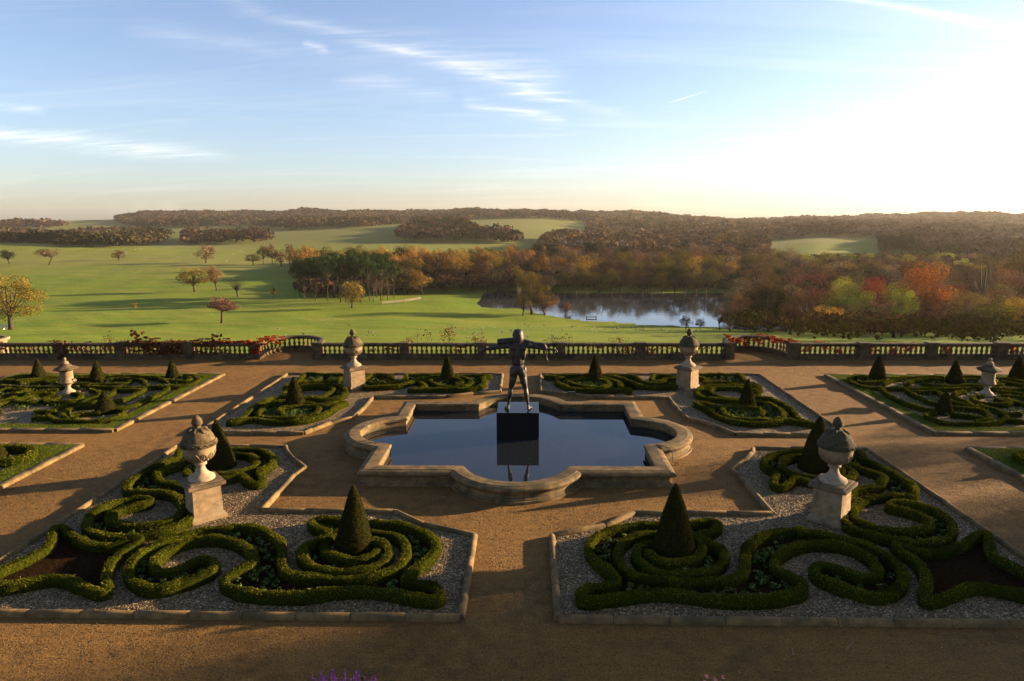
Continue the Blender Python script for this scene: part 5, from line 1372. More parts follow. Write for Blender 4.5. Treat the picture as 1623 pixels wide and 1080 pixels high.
for sgn, side in ((-1, 'left'), (1, 'right')):
    for P, where in (([(15.4, 24.6), (26.15, 24.6), (26.15, 34.0), (15.4, 34.0)], 'outer'), ([(15.55, 12.4), (26.15, 12.4), (26.15, 22.9), (15.55, 22.9)], 'near outer')):
        Q_ = [(x * sgn, y) for x, y in P]
        e = empty('flower_bed_kerb', (0, 0, 0), 'flat stone kerb round the %s %s parterre, inside a strip of turf' % (side, where), 'kerb', 'stone kerbs round the outer parterres'); 
        stone_strip('kerb_stone', Q_ + [Q_[0]], e, .24, .11, 1.3, flat=True)
        inset = [(sgn * x, y) for x, y in ((P[0][0] + .1, P[0][1] + .1), (P[1][0] - .1, P[1][1] + .1), (P[2][0] - .1, P[2][1] - .1), (P[3][0] + .1, P[3][1] - .1))]
        inn = grass_band(inset, .55 if where == 'outer' else .75, 'green turf strip edging the %s parterre' % where)
        o = fill_poly('chippings', [(p.x, p.y) for p in inn], .032, 'stone_chippings'); tag(o, 'stone chippings in the outer parterre', kind='stuff')
        # low planting patches between the outer hedges
        if where == 'outer':
            pc = RNG.uniform([min(p.x for p in inn) + .5, min(p.y for p in inn) + .4], [max(p.x for p in inn) - .5, max(p.y for p in inn) - .4], (150, 2))
            k = 26; pts = np.repeat(pc, k, 0) + RNG.normal(0, .16, (150 * k, 2)); m_ = len(pts)
            P3 = np.stack([pts[:, 0], pts[:, 1], RNG.uniform(.05, .16, m_)], 1)
            v_, q_ = leaf_quads(P3, np.tile([0, 0, 1.], (m_, 1)), .05, .6)
            o = link('bedding_plants', mesh_np('bedding_plants', v_, q_, 'seedling_leaf', {'tint': np.repeat(RNG.uniform(0, 1, m_), 4)})); tag(o, 'low leafy bedding between the thin hedges of the outer parterre', kind='stuff')

# ------------------------------------------------------------------ yew cones
def cone(x, y, h, dia, label, dens=1500, leaf=.022):
    n = 28; pr = [(0.5, 0.0), (.50, .06), (.465, .16), (.41, .30), (.335, .47), (.25, .64), (.165, .80), (.09, .92), (.03, .99), (.004, 1.0)]
    V = []; F = []
    for j, (r, z) in enumerate(pr):
        for i in range(n):
            a = 2 * PI * i / n; rr = r * dia * (1 + rnd.gauss(0, .014) + .025 * math.sin(a * 2 + x) + .018 * math.sin(a * 3 + j * .9 + y)); V.append((rr * math.cos(a), rr * math.sin(a), z * h))
    for j in range(len(pr) - 1):
        for i in range(n): F.append((j * n + i, j * n + (i + 1) % n, (j + 1) * n + (i + 1) % n, (j + 1) * n + i))
    Vf = np.array(V); F = np.array(F); A, B, Cc, D = (Vf[F[:, k]] for k in range(4))
    nr = np.cross(B - A, D - A); ar = np.linalg.norm(nr, axis=1); nr /= ar[:, None] + 1e-9
    cnt = RNG.poisson(ar * dens); idx = np.repeat(np.arange(len(F)), cnt); m_ = len(idx); u = RNG.random((m_, 1)); v = RNG.random((m_, 1))
    pts = (A[idx] * (1 - u) + B[idx] * u) * (1 - v) + (D[idx] * (1 - u) + Cc[idx] * u) * v + nr[idx] * RNG.uniform(-.004, .012, (m_, 1))
    LV, LQ = leaf_quads(pts, nr[idx], leaf, .75)
    me = mesh_np('yew_cone', np.vstack([Vf, LV]), np.vstack([F, LQ + len(Vf)]), 'yew_leaf', {'tint': np.concatenate([np.full(len(Vf), .15), np.repeat(np.clip(RNG.normal(.5, .22, m_), 0, 1), 4)])})
    o = link('yew_cone', me); o.location = (x, y, 0.03); o.rotation_euler = (rnd.uniform(-.03, .03), rnd.uniform(-.03, .03), rnd.uniform(0, 6)); tag(o, label, 'topiary', 'clipped yew cones'); return o
CONES = [(-3.85, 15.36, 1.66, .90, 'dark yew cone ringed by hedge spirals in the near left bed', 3600, .013),
 (3.87, 15.25, 1.78, .98, 'dark yew cone ringed by hedge spirals in the near right bed', 3600, .013),
 (-9.62, 20.87, 1.62, .92, 'yew cone just behind the near left stone urn', 2000, .02), (9.50, 20.88, 1.76, .98, 'yew cone just behind the near right stone urn', 2000, .02),
 (-9.54, 27.9, 1.36, .90, 'outer yew cone of the far left bed, in front of the far urn', 1200, .026), (9.55, 27.9, 1.28, .78, 'outer yew cone of the far right bed, in front of the far urn', 1200, .026),
 (-3.62, 32.7, 1.32, .74, 'inner yew cone beside the balustrade left of the statue', 1000, .03), (3.65, 32.7, 1.34, .80, 'inner yew cone beside the balustrade right of the statue', 1000, .03),
 (-17.5, 33.0, .98, .66, 'yew cone at the inner far corner of the left outer parterre', 800, .03), (17.45, 33.0, 1.26, .80, 'yew cone at the inner far corner of the right outer parterre', 800, .03),
 (-20.9, 32.3, 1.1, .76, 'yew cone directly behind the vase of the left outer parterre', 800, .03), (20.82, 32.4, 1.12, .78, 'yew cone directly left of the vase of the right outer parterre', 800, .03),
 (-24.35, 33.0, 1.05, .72, 'yew cone left of the vase of the left outer parterre', 800, .03), (24.2, 33.0, 1.18, .80, 'yew cone right of the vase of the right outer parterre', 800, .03),
 (-17.2, 27.0, .95, .84, 'squat yew cone at the near edge of the left outer parterre', 900, .028), (17.25, 27.2, .96, .70, 'squat yew cone at the near edge of the right outer parterre', 900, .028),
 (-17.42, 21.4, .72, .66, 'small yew cone cut by the left edge of the view', 1000, .024), (17.42, 21.4, .72, .66, 'small yew cone behind the turf at the right edge of the view', 1000, .024)]
for c in CONES: cone(*c)

# ------------------------------------------------------------------ pool
CY = 23.42
def pool_outline():
    P = []
    def arc(cx, cy, r, a0, a1, n):
        for i in range(n + 1):
            a = math.radians(a0 + (a1 - a0) * i / n); P.append((cx + r * math.cos(a), cy + r * math.sin(a)))
    ax, ay = 4.78, 4.02
    # front lobe: chord half 1.96 at y=-ay, rise 1.28 ; side lobe: chord half 1.87 at x=ax, rise 1.38
    r1 = (1.96 ** 2 + 1.28 ** 2) / (2 * 1.28); c1 = ay + 1.28 - r1; t1 = math.degrees(math.asin(min(1, 1.96 / r1)))
    r2 = (1.87 ** 2 + 1.38 ** 2) / (2 * 1.38); c2 = ax + 1.38 - r2; t2 = math.degrees(math.asin(min(1, 1.87 / r2)))
    segs = []
    def start(): segs.append(len(P))
    start(); P.append((-ax, -ay)); start(); arc(0, -c1, r1, 270 - t1, 270 + t1, 18); start(); P.append((ax, -ay)); start()
    arc(c2, 0, r2, -t2, t2, 18); start(); P.append((ax, ay)); start(); arc(0, c1, r1, 90 - t1, 90 + t1, 18); start(); P.append((-ax, ay)); start(); arc(-c2, 0, r2, 180 - t2, 180 + t2, 18)
    return [Vector((x, y)) for x, y in P], segs
PO, _ = pool_outline()
def offset(P, d):
    n = len(P); out = []
    for i in range(n):
        d0 = (P[i] - P[i - 1]).normalized(); d1 = (P[(i + 1) % n] - P[i]).normalized()
        n0 = Vector((d0.y, -d0.x)); n1 = Vector((d1.y, -d1.x)); m_ = (n0 + n1).normalized()
        out.append(P[i] + m_ * d / max(m_.dot(n0), .25))
    return out
pool = empty('pool', (0, CY, 0), 'large quatrefoil stone-rimmed pool of dark still water in the middle of the garden', 'pool')
PROFP = [(-.50, -.25), (-.50, .36), (-.55, .38), (-.55, .45), (-.52, .475), (-.40, .485), (-.16, .485), (-.145, .472), (-.05, .46), (.0, .43), (.02, .39), (.0, .34), (-.045, .305), (-.12, .28), (-.15, .20), (-.13, .13), (-.07, .10), (-.06, .075), (.0, .07), (.01, -.05)]
OFF = [offset(PO, d) for d, z in PROFP]
nP = len(PO)
# stones: cut the ring at corners and at mid-lengths
ring_pts = [[(OFF[k][i].x, OFF[k][i].y, PROFP[k][1]) for k in range(len(PROFP))] for i in range(nP)]
def lerp_ring(i, t):
    a, b_ = ring_pts[i % nP], ring_pts[(i + 1) % nP]
    return [tuple(p + (q - p) * t for p, q in zip(u, v)) for u, v in zip(a, b_)]
cuts = []
acc = []
for i in range(nP):
    L_ = (PO[(i + 1) % nP] - PO[i]).length
    acc.append(L_)
tot = sum(acc)
i = 0
stones = []   # list of ring sequences
cur = [ring_pts[0]]; run = 0.0
for i in range(nP):
    L_ = acc[i]
    if L_ > 1.2:      # straight run: split in two at its middle
        if len(cur) > 1: stones.append(cur); cur = [ring_pts[i]]
        k = 2 if L_ > 2.4 else 1
        for j in range(k): stones.append([lerp_ring(i, j / k), lerp_ring(i, (j + .5) / k), lerp_ring(i, (j + 1) / k)])
        cur = [ring_pts[(i + 1) % nP]]; run = 0
    else:
        cur.append(ring_pts[(i + 1) % nP]); run += L_
        if run > 1.28: stones.append(cur); cur = [ring_pts[(i + 1) % nP]]; run = 0
if len(cur) > 1: stones.append(cur)
for st in stones:
    def shr(a, b_, d):     # pull ring a towards b by d metres
        L_ = (Vector(a[8]) - Vector(b_[8])).length or 1
        return [tuple(p + (q - p) * min(.4, d / L_) for p, q in zip(u, v)) for u, v in zip(a, b_)]
    st = list(st); a0, a1 = st[0], st[-1]; st[0] = shr(a0, st[1], .005); st[-1] = shr(a1, st[-2], .005)
    mb = MB(); mb.rings(st); o = mb.build('coping_stone', 'coping_stone', pool); o.location = (0, 0, rnd.uniform(-.003, .003)); smooth_by_angle(o, 32)
inner = OFF[0]
mb = MB(); mb.add([(p.x, p.y, .15) for p in inner], [tuple(range(nP))]); mb.build('water', 'pool_water', pool)
# dark joint core under the stones so no light leaks through the joints
core = [(offset(PO, -.44), -.2, .42), (offset(PO, -.2), -.2, .42)]
mb = MB(); r0 = [(p.x, p.y) for p in core[0][0]]; r1 = [(p.x, p.y) for p in core[1][0]]
for i in range(nP):
    j = (i + 1) % nP
    mb.add([(*r0[i], -.2), (*r0[j], -.2), (*r0[j], .42), (*r0[i], .42), (*r1[i], -.2), (*r1[j], -.2), (*r1[j], .42), (*r1[i], .42)], [(0, 1, 2, 3), (5, 4, 7, 6), (3, 2, 6, 7)])
mb.build('mortar', 'weathered_stone', pool)
wl = offset(PO, -.505); mb = MB()
for i in range(nP):
    j = (i + 1) % nP; zt0 = .20 + .02 * math.sin(i * 1.7); zt1 = .20 + .02 * math.sin(j * 1.7)
    mb.add([(wl[i].x, wl[i].y, .1), (wl[j].x, wl[j].y, .1), (wl[j].x, wl[j].y, zt1), (wl[i].x, wl[i].y, zt0)], [(0, 1, 2, 3)])
mb.build('waterline_stain', 'dark_moss', pool)
# floating leaves
lv, lq = [], []; LP = RNG.uniform([-3.8, 20.2], [3.8, 26.6], (260, 2)); LP[120:, 0] = RNG.normal(1.2, 1.2, 140); LP[120:, 1] = RNG.normal(23.0, .9, 140)
LP = LP[(np.abs(LP[:, 0]) < 4) & (np.abs(LP[:, 1] - 23.3) < 3)]; LP = LP[~((np.abs(LP[:, 0]) < .85) & (LP[:, 1] > 23.3) & (LP[:, 1] < 25.0))]
v_, q_ = leaf_quads(np.stack([LP[:, 0], LP[:, 1], np.full(len(LP), .156)], 1), np.tile([0, 0, 1.], (len(LP), 1)), .018, .05)
o = link('fallen_leaves', mesh_np('fallen_leaves', v_, q_, 'leaf_tan', {'tint': np.repeat(RNG.uniform(.3, 1, len(LP)), 4)})); tag(o, 'specks of fallen leaf floating on the pool', kind='stuff')
# hose over the rim, small lamp on a spike, nozzle
mb = MB(); mb.tube([(4.62, 22.0, .16), (4.66, 21.92, .5), (4.85, 21.72, .505), (5.02, 21.55, .49), (5.10, 21.48, .40), (5.12, 21.46, .06), (5.3, 21.3, .02)], .014)
o = mb.build('hose', 'iron'); tag(o, 'thin black hose hanging over the pool rim on its right side', 'hose')
e = empty('garden_light', (2.28, 29.2, 0), 'small dark floodlight on a thin spike behind the pool', 'garden light')
mb = MB(); mb.tube([(0, 0, 0), (0, 0, .32)], .012); mb.build('spike', 'iron', e)
mb = MB(); mb.box(-.16, -.05, .32, .16, .05, .42, .015); mb.build('lamp_head', 'iron', e)
mb = MB(); mb.box(1.98, 26.86, .17, 2.28, 26.99, .33, .01); o = mb.build('lamp_reflection_box', 'iron'); tag(o, 'small dark box in place of the lamp reflection at the far pool rim', 'reflection box')  # dark box added in place of the lamp's reflection at the water's edge
mb = MB(); mb.tube([(0, 27.3 - .1, .1), (0, 27.2, .30)], .012); o = mb.build('fountain_nozzle', 'iron'); o.location = (0.0, -.5, 0); tag(o, 'thin upright fountain jet pipe seen between the feet of the statue', 'fountain jet')

# ------------------------------------------------------------------ statue
mb = MB(); mb.box(-.755, 23.4, -.1, .755, 24.9, 1.13, .012); o = mb.build('plinth', 'black_plinth'); tag(o, 'polished black square plinth standing in the pool under the statue', 'plinth')
def skin(name, verts, edges, mat, sub=2, parent=None):
    me = bpy.data.meshes.new(name); me.from_pydata([v[:3] for v in verts], edges, []); me.update()
    o = bpy.data.objects.new(name, me); C.objects.link(o)
    md = o.modifiers.new('s', 'SKIN'); md.use_smooth_shade = True
    for i, v in enumerate(verts):
        r = v[3]; r = r if hasattr(r, '__len__') else (r, r)
        me.skin_vertices[0].data[i].radius = r
    me.skin_vertices[0].data[0].use_root = True
    o.modifiers.new('d', 'SUBSURF').levels = sub; o.modifiers['d'].render_levels = sub
    dg = bpy.context.evaluated_depsgraph_get(); ev = o.evaluated_get(dg)
    m2 = bpy.data.meshes.new_from_object(ev); bpy.data.objects.remove(o)
    m2.materials.clear(); m2.materials.append(MATS[mat])
    for p in m2.polygons: p.use_smooth = True
    return link(name, m2, parent)
st = empty('statue', (0.01, 23.85, 1.13), 'dark bronze standing man seen from behind, arms outstretched, on the black plinth', 'statue')
# local coordinates, z from the top of the plinth; the figure faces away (+y)
def capsule(bm, a, b_, ra, rb):
    a = Vector(a); b_ = Vector(b_); d = b_ - a; n_ = max(2, int(d.length / (min(ra, rb) * .45)))
    for k in range(n_ + 1):
        t = k / n_; bmesh.ops.create_icosphere(bm, subdivisions=2, radius=ra + (rb - ra) * t, matrix=Matrix.Translation(a.lerp(b_, t)))
def ball(bm, c, r): bmesh.ops.create_icosphere(bm, subdivisions=3, radius=1.0, matrix=Matrix.Translation(c) @ Matrix.Diagonal((*r, 1)))
def fuse(name, bm, mat, parent, vox=.018, it=7):
    me = bpy.data.meshes.new(name); bm.to_mesh(me); bm.free(); o = bpy.data.objects.new(name, me); C.objects.link(o)
    r = o.modifiers.new('r', 'REMESH'); r.mode = 'VOXEL'; r.voxel_size = vox; s_ = o.modifiers.new('s', 'SMOOTH'); s_.iterations = it; s_.factor = .5
    ev = o.evaluated_get(bpy.context.evaluated_depsgraph_get()); m2 = bpy.data.meshes.new_from_object(ev); bpy.data.objects.remove(o)
    m2.materials.clear(); m2.materials.append(MATS[mat])
    for p in m2.polygons: p.use_smooth = True
    return link(name, m2, parent)
bm = bmesh.new()
ball(bm, (0, .02, 2.10), (.265, .17, .34)); ball(bm, (0, 0, 2.37), (.36, .12, .11)); ball(bm, (0, .01, 1.78), (.225, .15, .28)); ball(bm, (0, 0, 1.50), (.255, .165, .19))
ball(bm, (0, .0, 2.46), (.17, .11, .10)); capsule(bm, (0, .02, 2.42), (0, .07, 2.62), .105, .09)
for s in (-1, 1):
    ball(bm, (s * .17, -.05, 2.10), (.125, .10, .27)); ball(bm, (s * .17, -.11, 2.29), (.125, .06, .12)); ball(bm, (s * .07, -.09, 1.95), (.055, .075, .35)); ball(bm, (s * .385, -.01, 2.355), (.125, .115, .115))
    ball(bm, (s * .125, -.07, 1.40), (.13, .115, .165)); ball(bm, (s * .22, .0, 1.44), (.09, .12, .18))
    kx, hx = s * .265, s * .36
    capsule(bm, (s * .155, .01, 1.34), (s * .20, .01, 1.06), .162, .135); capsule(bm, (s * .20, .01, 1.06), (kx, .02, .80), .135, .088)
    ball(bm, (s * .19, -.05, 1.12), (.11, .10, .22)); capsule(bm, (kx, .02, .80), (s * .30, -.03, .58), .085, .092); ball(bm, (s * .285, -.055, .60), (.085, .085, .16))
    capsule(bm, (s * .30, -.02, .58), (hx, -.01, .17), .085, .045); capsule(bm, (hx, -.01, .17), (hx, -.05, .08), .045, .05)
    capsule(bm, (hx, -.11, .06), (hx + s * .05, .07, .058), .055, .055); capsule(bm, (hx + s * .05, .07, .058), (hx + s * .12, .22, .035), .06, .035)
    capsule(bm, (s * .40, -.01, 2.35), (s * .72, -.01, 2.29), .105, .075); ball(bm, (s * .56, -.02, 2.33), (.15, .085, .085))
    capsule(bm, (s * .72, -.01, 2.29), (s * .90, .0, 2.265), .078, .085); capsule(bm, (s * .90, .0, 2.265), (s * 1.18, .01, 2.215), .080, .046)
    ball(bm, (s * 1.27, .015, 2.20), (.085, .062, .04))
    for dy, L_ in ((-.042, .11), (-.014, .135), (.015, .13), (.043, .10)):
        k1 = (s * (1.34 + L_ * .35), .015 + dy * 1.15, 2.175); capsule(bm, (s * 1.31, .015 + dy, 2.20), k1, .021, .018); capsule(bm, k1, (s * (1.345 + L_ * .45), .015 + dy * 1.2, 2.175 - L_ * .55), .018, .014)
    capsule(bm, (s * 1.24, .07, 2.19), (s * 1.30, .11, 2.15), .022, .016)
fuse('body', bm, 'bronze', st)
mb = MB()
prof = [(.005, 2.965), (.08, 2.95), (.128, 2.91), (.158, 2.84), (.168, 2.76), (.172, 2.68), (.180, 2.60), (.175, 2.52), (.13, 2.45), (.02, 2.42)]
mb.lathe(prof[::-1], 32)
V = []
for x, y, z in mb.V:
    a = math.atan2(y, x); r = math.hypot(x, y); r *= 1 + .07 * math.sin(a * 7 + z * 22) + .05 * math.sin(z * 55 + 2 * math.sin(a * 4))
    V.append((r * math.cos(a) * 1.12, r * math.sin(a) * 1.15 + .07, z - .02 - .05 * math.sin(a) * 0))
mb.V = V; hd = mb.build('hair', 'bronze', st, smooth=True)
mb = MB(); hp = [(.005, 2.90), (.08, 2.86), (.12, 2.78), (.125, 2.70), (.11, 2.62), (.08, 2.55), (.05, 2.52), (.01, 2.50)]
mb.lathe(hp[::-1], 18); mb.V = [(x * .9, y * 1.1 + .10, z - .01) for x, y, z in mb.V]
k0 = len(mb.V)
mb.lathe([(.002, 2.66), (.02, 2.68), (.022, 2.71), (.004, 2.76)], 8, 0, .255)
for s in (-1, 1):
    mb.lathe([(.002, 2.745), (.016, 2.755), (.016, 2.765), (.002, 2.775)], 8, s * .045, .215); mb.lathe([(.004, 2.69), (.02, 2.71), (.022, 2.75), (.008, 2.78)], 8, s * .118, .09)
mb.lathe([(.004, 2.60), (.035, 2.608), (.035, 2.62), (.004, 2.628)], 8, 0, .215)
mb.build('face', 'bronze', st, smooth=True)
# a plain slack bundle carried across the arms, one thin end hanging down
bd = [(0, .15, 2.47, (.15, .12)), (-.25, .12, 2.51, (.16, .13)), (-.45, .09, 2.50, (.15, .12)), (-.63, .07, 2.50, (.13, .10)), (-.74, .06, 2.50, .09), (.25, .12, 2.46, (.14, .12)), (.46, .08, 2.42, (.13, .10)), (.66, .06, 2.38, (.11, .09)), (.82, .03, 2.39, .08), (.93, .0, 2.38, .08), (1.0, -.05, 2.28, .026), (1.01, -.06, 2.1, .020), (1.01, -.06, 1.92, .022), (1.05, -.07, 1.83, .022), (1.10, -.07, 1.80, .026), (-.69, .04, 2.35, .05)]
skin('bundle', bd, [(0, 1), (1, 2), (2, 3), (3, 4), (0, 5), (5, 6), (6, 7), (7, 8), (8, 9), (9, 10), (10, 11), (11, 12), (12, 13), (13, 14), (3, 15)], 'bronze', 2, st)

# ------------------------------------------------------------------ urns on pedestals
def lathe_obj(name, prof, n, mat, parent, deg=40, **kw):
    mb = MB(); mb.lathe(prof, n, **kw); o = mb.build(name, mat, parent); smooth_by_angle(o, deg); return o
def sqbox(name, prof, mat, parent, rz):
    """square stack: (half width, z) rings"""
    mb = MB(); c, s = math.cos(rz), math.sin(rz)
    mb.rings([[(w * (c * a - s * b_), w * (s * a + c * b_), z) for a, b_ in ((-1, -1), (1, -1), (1, 1), (-1, 1))] for w, z in prof])
    return mb.build(name, mat, parent)
def urn(x, y, label, lidmat, rz, hs=1.0):
    e = empty('stone_urn', (x, y, 1.10), label, 'urn', 'lidded stone urns on pedestals', rz)
    lathe_obj('foot', [(.335, 0), (.345, .04), (.33, .08), (.26, .12), (.17, .19), (.125, .27), (.105, .35), (.11, .39)], 28, 'pale_stone', e)
    lathe_obj('collar', [(.11, .39), (.155, .41), (.165, .44), (.15, .47), (.12, .485)], 24, 'pale_stone', e)
    lathe_obj('bowl', [(.12, .485), (.22, .52), (.31, .59), (.375, .69), (.41, .81), (.425, .92), (.43, .935)], 32, 'sandstone', e)
    mb = MB(); mb.lathe([(.43, .935), (.452, .945), (.458, 1.0), (.458, 1.06), (.44, 1.085), (.40, 1.095)], 36); o = mb.build('band', lidmat, e); smooth_by_angle(o, 40)
    for k in range(18):     # running ornament on the band
        a = 2 * PI * k / 18; o2 = MB(); p = []
        for t in range(7):
            b_ = a + (t / 6 - .5) * .30; zz_ = 1.005 + .028 * math.sin(t / 6 * 2 * PI); p.append((.463 * math.cos(b_), .463 * math.sin(b_), zz_))
        o2.tube(p, .013, 5); o2.build('scroll_ornament', lidmat, e, smooth=True)
    for k in range(12):      # carved upright leaves round the lower bowl
        a0 = 2 * PI * k / 12; mb = MB(); p = []
        for t in range(11):
            th = t / 10 * 2 * PI - PI / 2; z_ = .68 + .11 * math.sin(th); dx = .075 * math.cos(th) * (1 - .35 * math.sin(th)); r_ = np.interp(z_, [.52, .59, .69, .81], [.22, .31, .375, .41]) + .008; b_ = a0 + dx / r_
            p.append((r_ * math.cos(b_), r_ * math.sin(b_), z_))
        mb.tube(p, .012, 5); mb.tube([(np.interp(z_, [.52, .59, .69, .81], [.22, .31, .375, .41]) * math.cos(a0) * 1.02, np.interp(z_, [.52, .59, .69, .81], [.22, .31, .375, .41]) * math.sin(a0) * 1.02, z_) for z_ in (.57, .65, .77)], [.012, .016, .006], 5)
        mb.build('carved_leaf', 'sandstone', e, smooth=True)
    lathe_obj('lid', [(.41, 1.09), (.405, 1.13), (.375, 1.20), (.32, 1.28), (.24, 1.36), (.15, 1.41), (.10, 1.425)], 30, lidmat, e, lobes=15, amp=.018)
    for k in range(8):
        a = 2 * PI * k / 8 + .2; mb = MB(); mb.tube([(.15 * math.cos(a), .15 * math.sin(a), 1.415), (.26 * math.cos(a), .26 * math.sin(a), 1.36), (.31 * math.cos(a + .12), .31 * math.sin(a + .12), 1.29)], [.02, .028, .008], 6)
        mb.build('lid_leaf', lidmat, e, smooth=True)
    fz = [(.09, 1.42), (.075, 1.45), (.06, 1.47), (.115, 1.50), (.135, 1.55), (.125, 1.62), (.095, 1.69), (.05, 1.745), (.008, 1.765)]
    mb = MB(); mb.lathe(fz, 16)
    mb.V = [(x_ * (1 + .09 * math.sin(8 * math.atan2(y_, x_) + z_ * 60)), y_ * (1 + .09 * math.sin(8 * math.atan2(y_, x_) + z_ * 60)), z_) for x_, y_, z_ in mb.V]
    mb.build('finial', lidmat, e, smooth=True)
    p = empty('stone_pedestal', (x, y, 0), label.replace('lidded stone urn', 'square stone pedestal carrying the urn').replace('dark mossy', 'weathered'), 'pedestal', 'square pedestals under the urns', rz)
    sqbox('base', [(.46, -.02), (.46, .10), (.455, .115), (.44, .12), (.43, .15), (.405, .19), (.39, .21)], 'sandstone', p, 0)
    sqbox('shaft', [(.375, .205), (.36, .92)], 'sandstone', p, 0)
    sqbox('cap', [(.37, .92), (.40, .94), (.43, .965), (.475, .975), (.475, 1.05), (.465, 1.06), (.40, 1.065), (.395, 1.10)], 'weathered_stone', p, 0)
    sqbox('foot_plate', [(.36, 1.095), (.36, 1.105)], 'weathered_stone', p, 0)
urn(-8.4, 17.2, 'lidded stone urn on the near left pedestal', 'mossy_stone', math.radians(42))
urn(8.42, 17.25, 'lidded stone urn with a dark mossy lid on the near right pedestal', 'dark_moss', math.radians(48))
urn(-7.86, 31.3, 'lidded stone urn on the far left pedestal by the balustrade', 'mossy_stone', math.radians(42))
urn(7.84, 31.4, 'lidded stone urn on the far right pedestal by the balustrade', 'dark_moss', math.radians(48))
def vase(x, y, label):
    e = empty('stone_vase', (x, y, 0.03), label, 'vase', 'broad-lidded stone vases in the outer parterres')
    sqbox('base', [(.33, 0), (.33, .09), (.30, .11)], 'sandstone', e, 0)
    lathe_obj('foot', [(.27, .11), (.27, .16), (.17, .24), (.10, .33), (.10, .42), (.15, .45), (.14, .48)], 22, 'pale_stone', e)
    lathe_obj('bowl', [(.10, .47), (.25, .52), (.31, .60), (.30, .66), (.26, .74), (.255, 1.05), (.285, 1.12), (.31, 1.16)], 40, 'sandstone', e, lobes=20, amp=.02)
    for s in (-1, 1):
        mb = MB(); mb.tube([(s * .28, 0, .60), (s * .38, 0, .60), (s * .42, 0, .68), (s * .36, 0, .75), (s * .27, 0, .73)], .03, 6); mb.build('handle', 'sandstone', e, smooth=True)
    lathe_obj('lid', [(.30, 1.14), (.46, 1.19), (.50, 1.23), (.44, 1.27), (.30, 1.33), (.20, 1.40), (.15, 1.46)], 32, 'mossy_stone', e, lobes=8, amp=.03)
    lathe_obj('finial', [(.15, 1.45), (.14, 1.53), (.08, 1.58), (.04, 1.60), (.065, 1.64), (.07, 1.68), (.045, 1.73), (.005, 1.75)], 14, 'sandstone', e)
vase(-20.76, 29.95, 'fluted stone vase with a wide pagoda-like lid amid the left outer parterre')
vase(20.76, 30.0, 'fluted stone vase with a wide pagoda-like lid amid the right outer parterre')

# ------------------------------------------------------------------ balustrade
BY = 38.2
mb = MB(); mb.lathe([(.085, 0), (.085, .045), (.05, .06), (.055, .08), (.085, .15), (.088, .19), (.065, .26), (.045, .33), (.045, .36), (.065, .375), (.065, .39), (.05, .405), (.085, .42), (.085, .455)], 10)
bal_me = mesh_py('baluster', mb.V, mb.F, 'balustrade_stone', True)
ZB, ZT = .285, .74   # baluster foot and head
def wall_run(P, lab, piers, group='lengths of the stone balustrade', step=.277, end_gap=.25):
    e = empty('stone_balustrade', (0, 0, 0), lab, 'balustrade', group)
    P = [Vector((p[0], p[1], 0)) for p in P]
    def sweep(name, prof):
        rings = []
        for i, p in enumerate(P):
            d0 = (P[i] - P[i - 1]).normalized() if i else (P[1] - P[0]).normalized(); d1 = (P[i + 1] - P[i]).normalized() if i < len(P) - 1 else d0
            nn = Vector((-(d0 + d1).y, (d0 + d1).x, 0)).normalized()
            rings.append([tuple(p + nn * q + Vector((0, 0, z))) for q, z in prof])
        mb = MB(); mb.rings(rings); o = mb.build(name, 'balustrade_stone', e); smooth_by_angle(o, 40)
    sweep('plinth_course', [(-.20, -.02), (-.20, .05), (-.16, .08), (-.15, .24), (-.17, .26), (-.17, .285), (.17, .285), (.17, .26), (.15, .24), (.16, .08), (.20, .05), (.20, -.02)][::-1])
    sweep('handrail', [(-.13, .742), (-.15, .77), (-.19, .80), (-.20, .85), (-.17, .90), (-.08, .93), (.08, .93), (.17, .90), (.20, .85), (.19, .80), (.15, .77), (.13, .742)][::-1])
    pos = []
    for (px_, py_) in piers:
        mb = MB(); mb.box(px_ - .29, py_ - .23, -.02, px_ + .29, py_ + .23, .30, .01); mb.box(px_ - .26, py_ - .215, .30, px_ + .26, py_ + .215, .84, .01)
        mb.box(px_ - .31, py_ - .25, .84, px_ + .31, py_ + .25, .965, .02); mb.build('pier', 'balustrade_stone', e)
    # balusters along the line, clear of the piers
    L_ = [0]
    for a, b_ in zip(P[:-1], P[1:]): L_.append(L_[-1] + (b_ - a).length)
    s = end_gap
    stops = []
    for a, b_ in zip(P[:-1], P[1:]): pass
    m_ = int(L_[-1] / step); 
    for k in range(m_):
        s = (k + .5) * L_[-1] / m_
        j = max(i for i in range(len(L_) - 1) if L_[i] <= s); t = (s - L_[j]) / (L_[j + 1] - L_[j]); p = P[j].lerp(P[j + 1], t)
        if any(abs(p.x - q[0]) < .36 and abs(p.y - q[1]) < .4 for q in piers): continue
        o = link('baluster', bal_me, e); o.location = (p.x, p.y, ZB); o.rotation_euler[2] = rnd.uniform(0, 6)
    return e
wall_run([(-11.72, BY), (11.72, BY)], 'long middle length of the stone balustrade behind the statue', [(-11.7, BY), (-6.72, BY), (-2.28, BY), (2.20, BY), (6.72, BY), (11.7, BY)])
bay = [(-15.3 + 0.0, BY)]
def bay_pts(s):
    out = []
    for k in range(15):
        a = PI * k / 14; out.append((s * (13.5 + 1.78 * math.cos(a)), BY + .05 + 2.5 * math.sin(a) ** .8))
    return out if s < 0 else out
wall_run(bay_pts(-1)[::1], 'curved bay of the stone balustrade left of the far left urn', [])
wall_run(bay_pts(1)[::1], 'curved bay of the stone balustrade right of the far right urn', [])
wall_run([(-34.6, BY), (-15.28, BY)], 'left-hand length of the stone balustrade, overgrown with dark creeper', [(-34.5, BY), (-30.6, BY), (-26.75, BY), (-23.15, BY), (-19.2, BY), (-15.32, BY)])
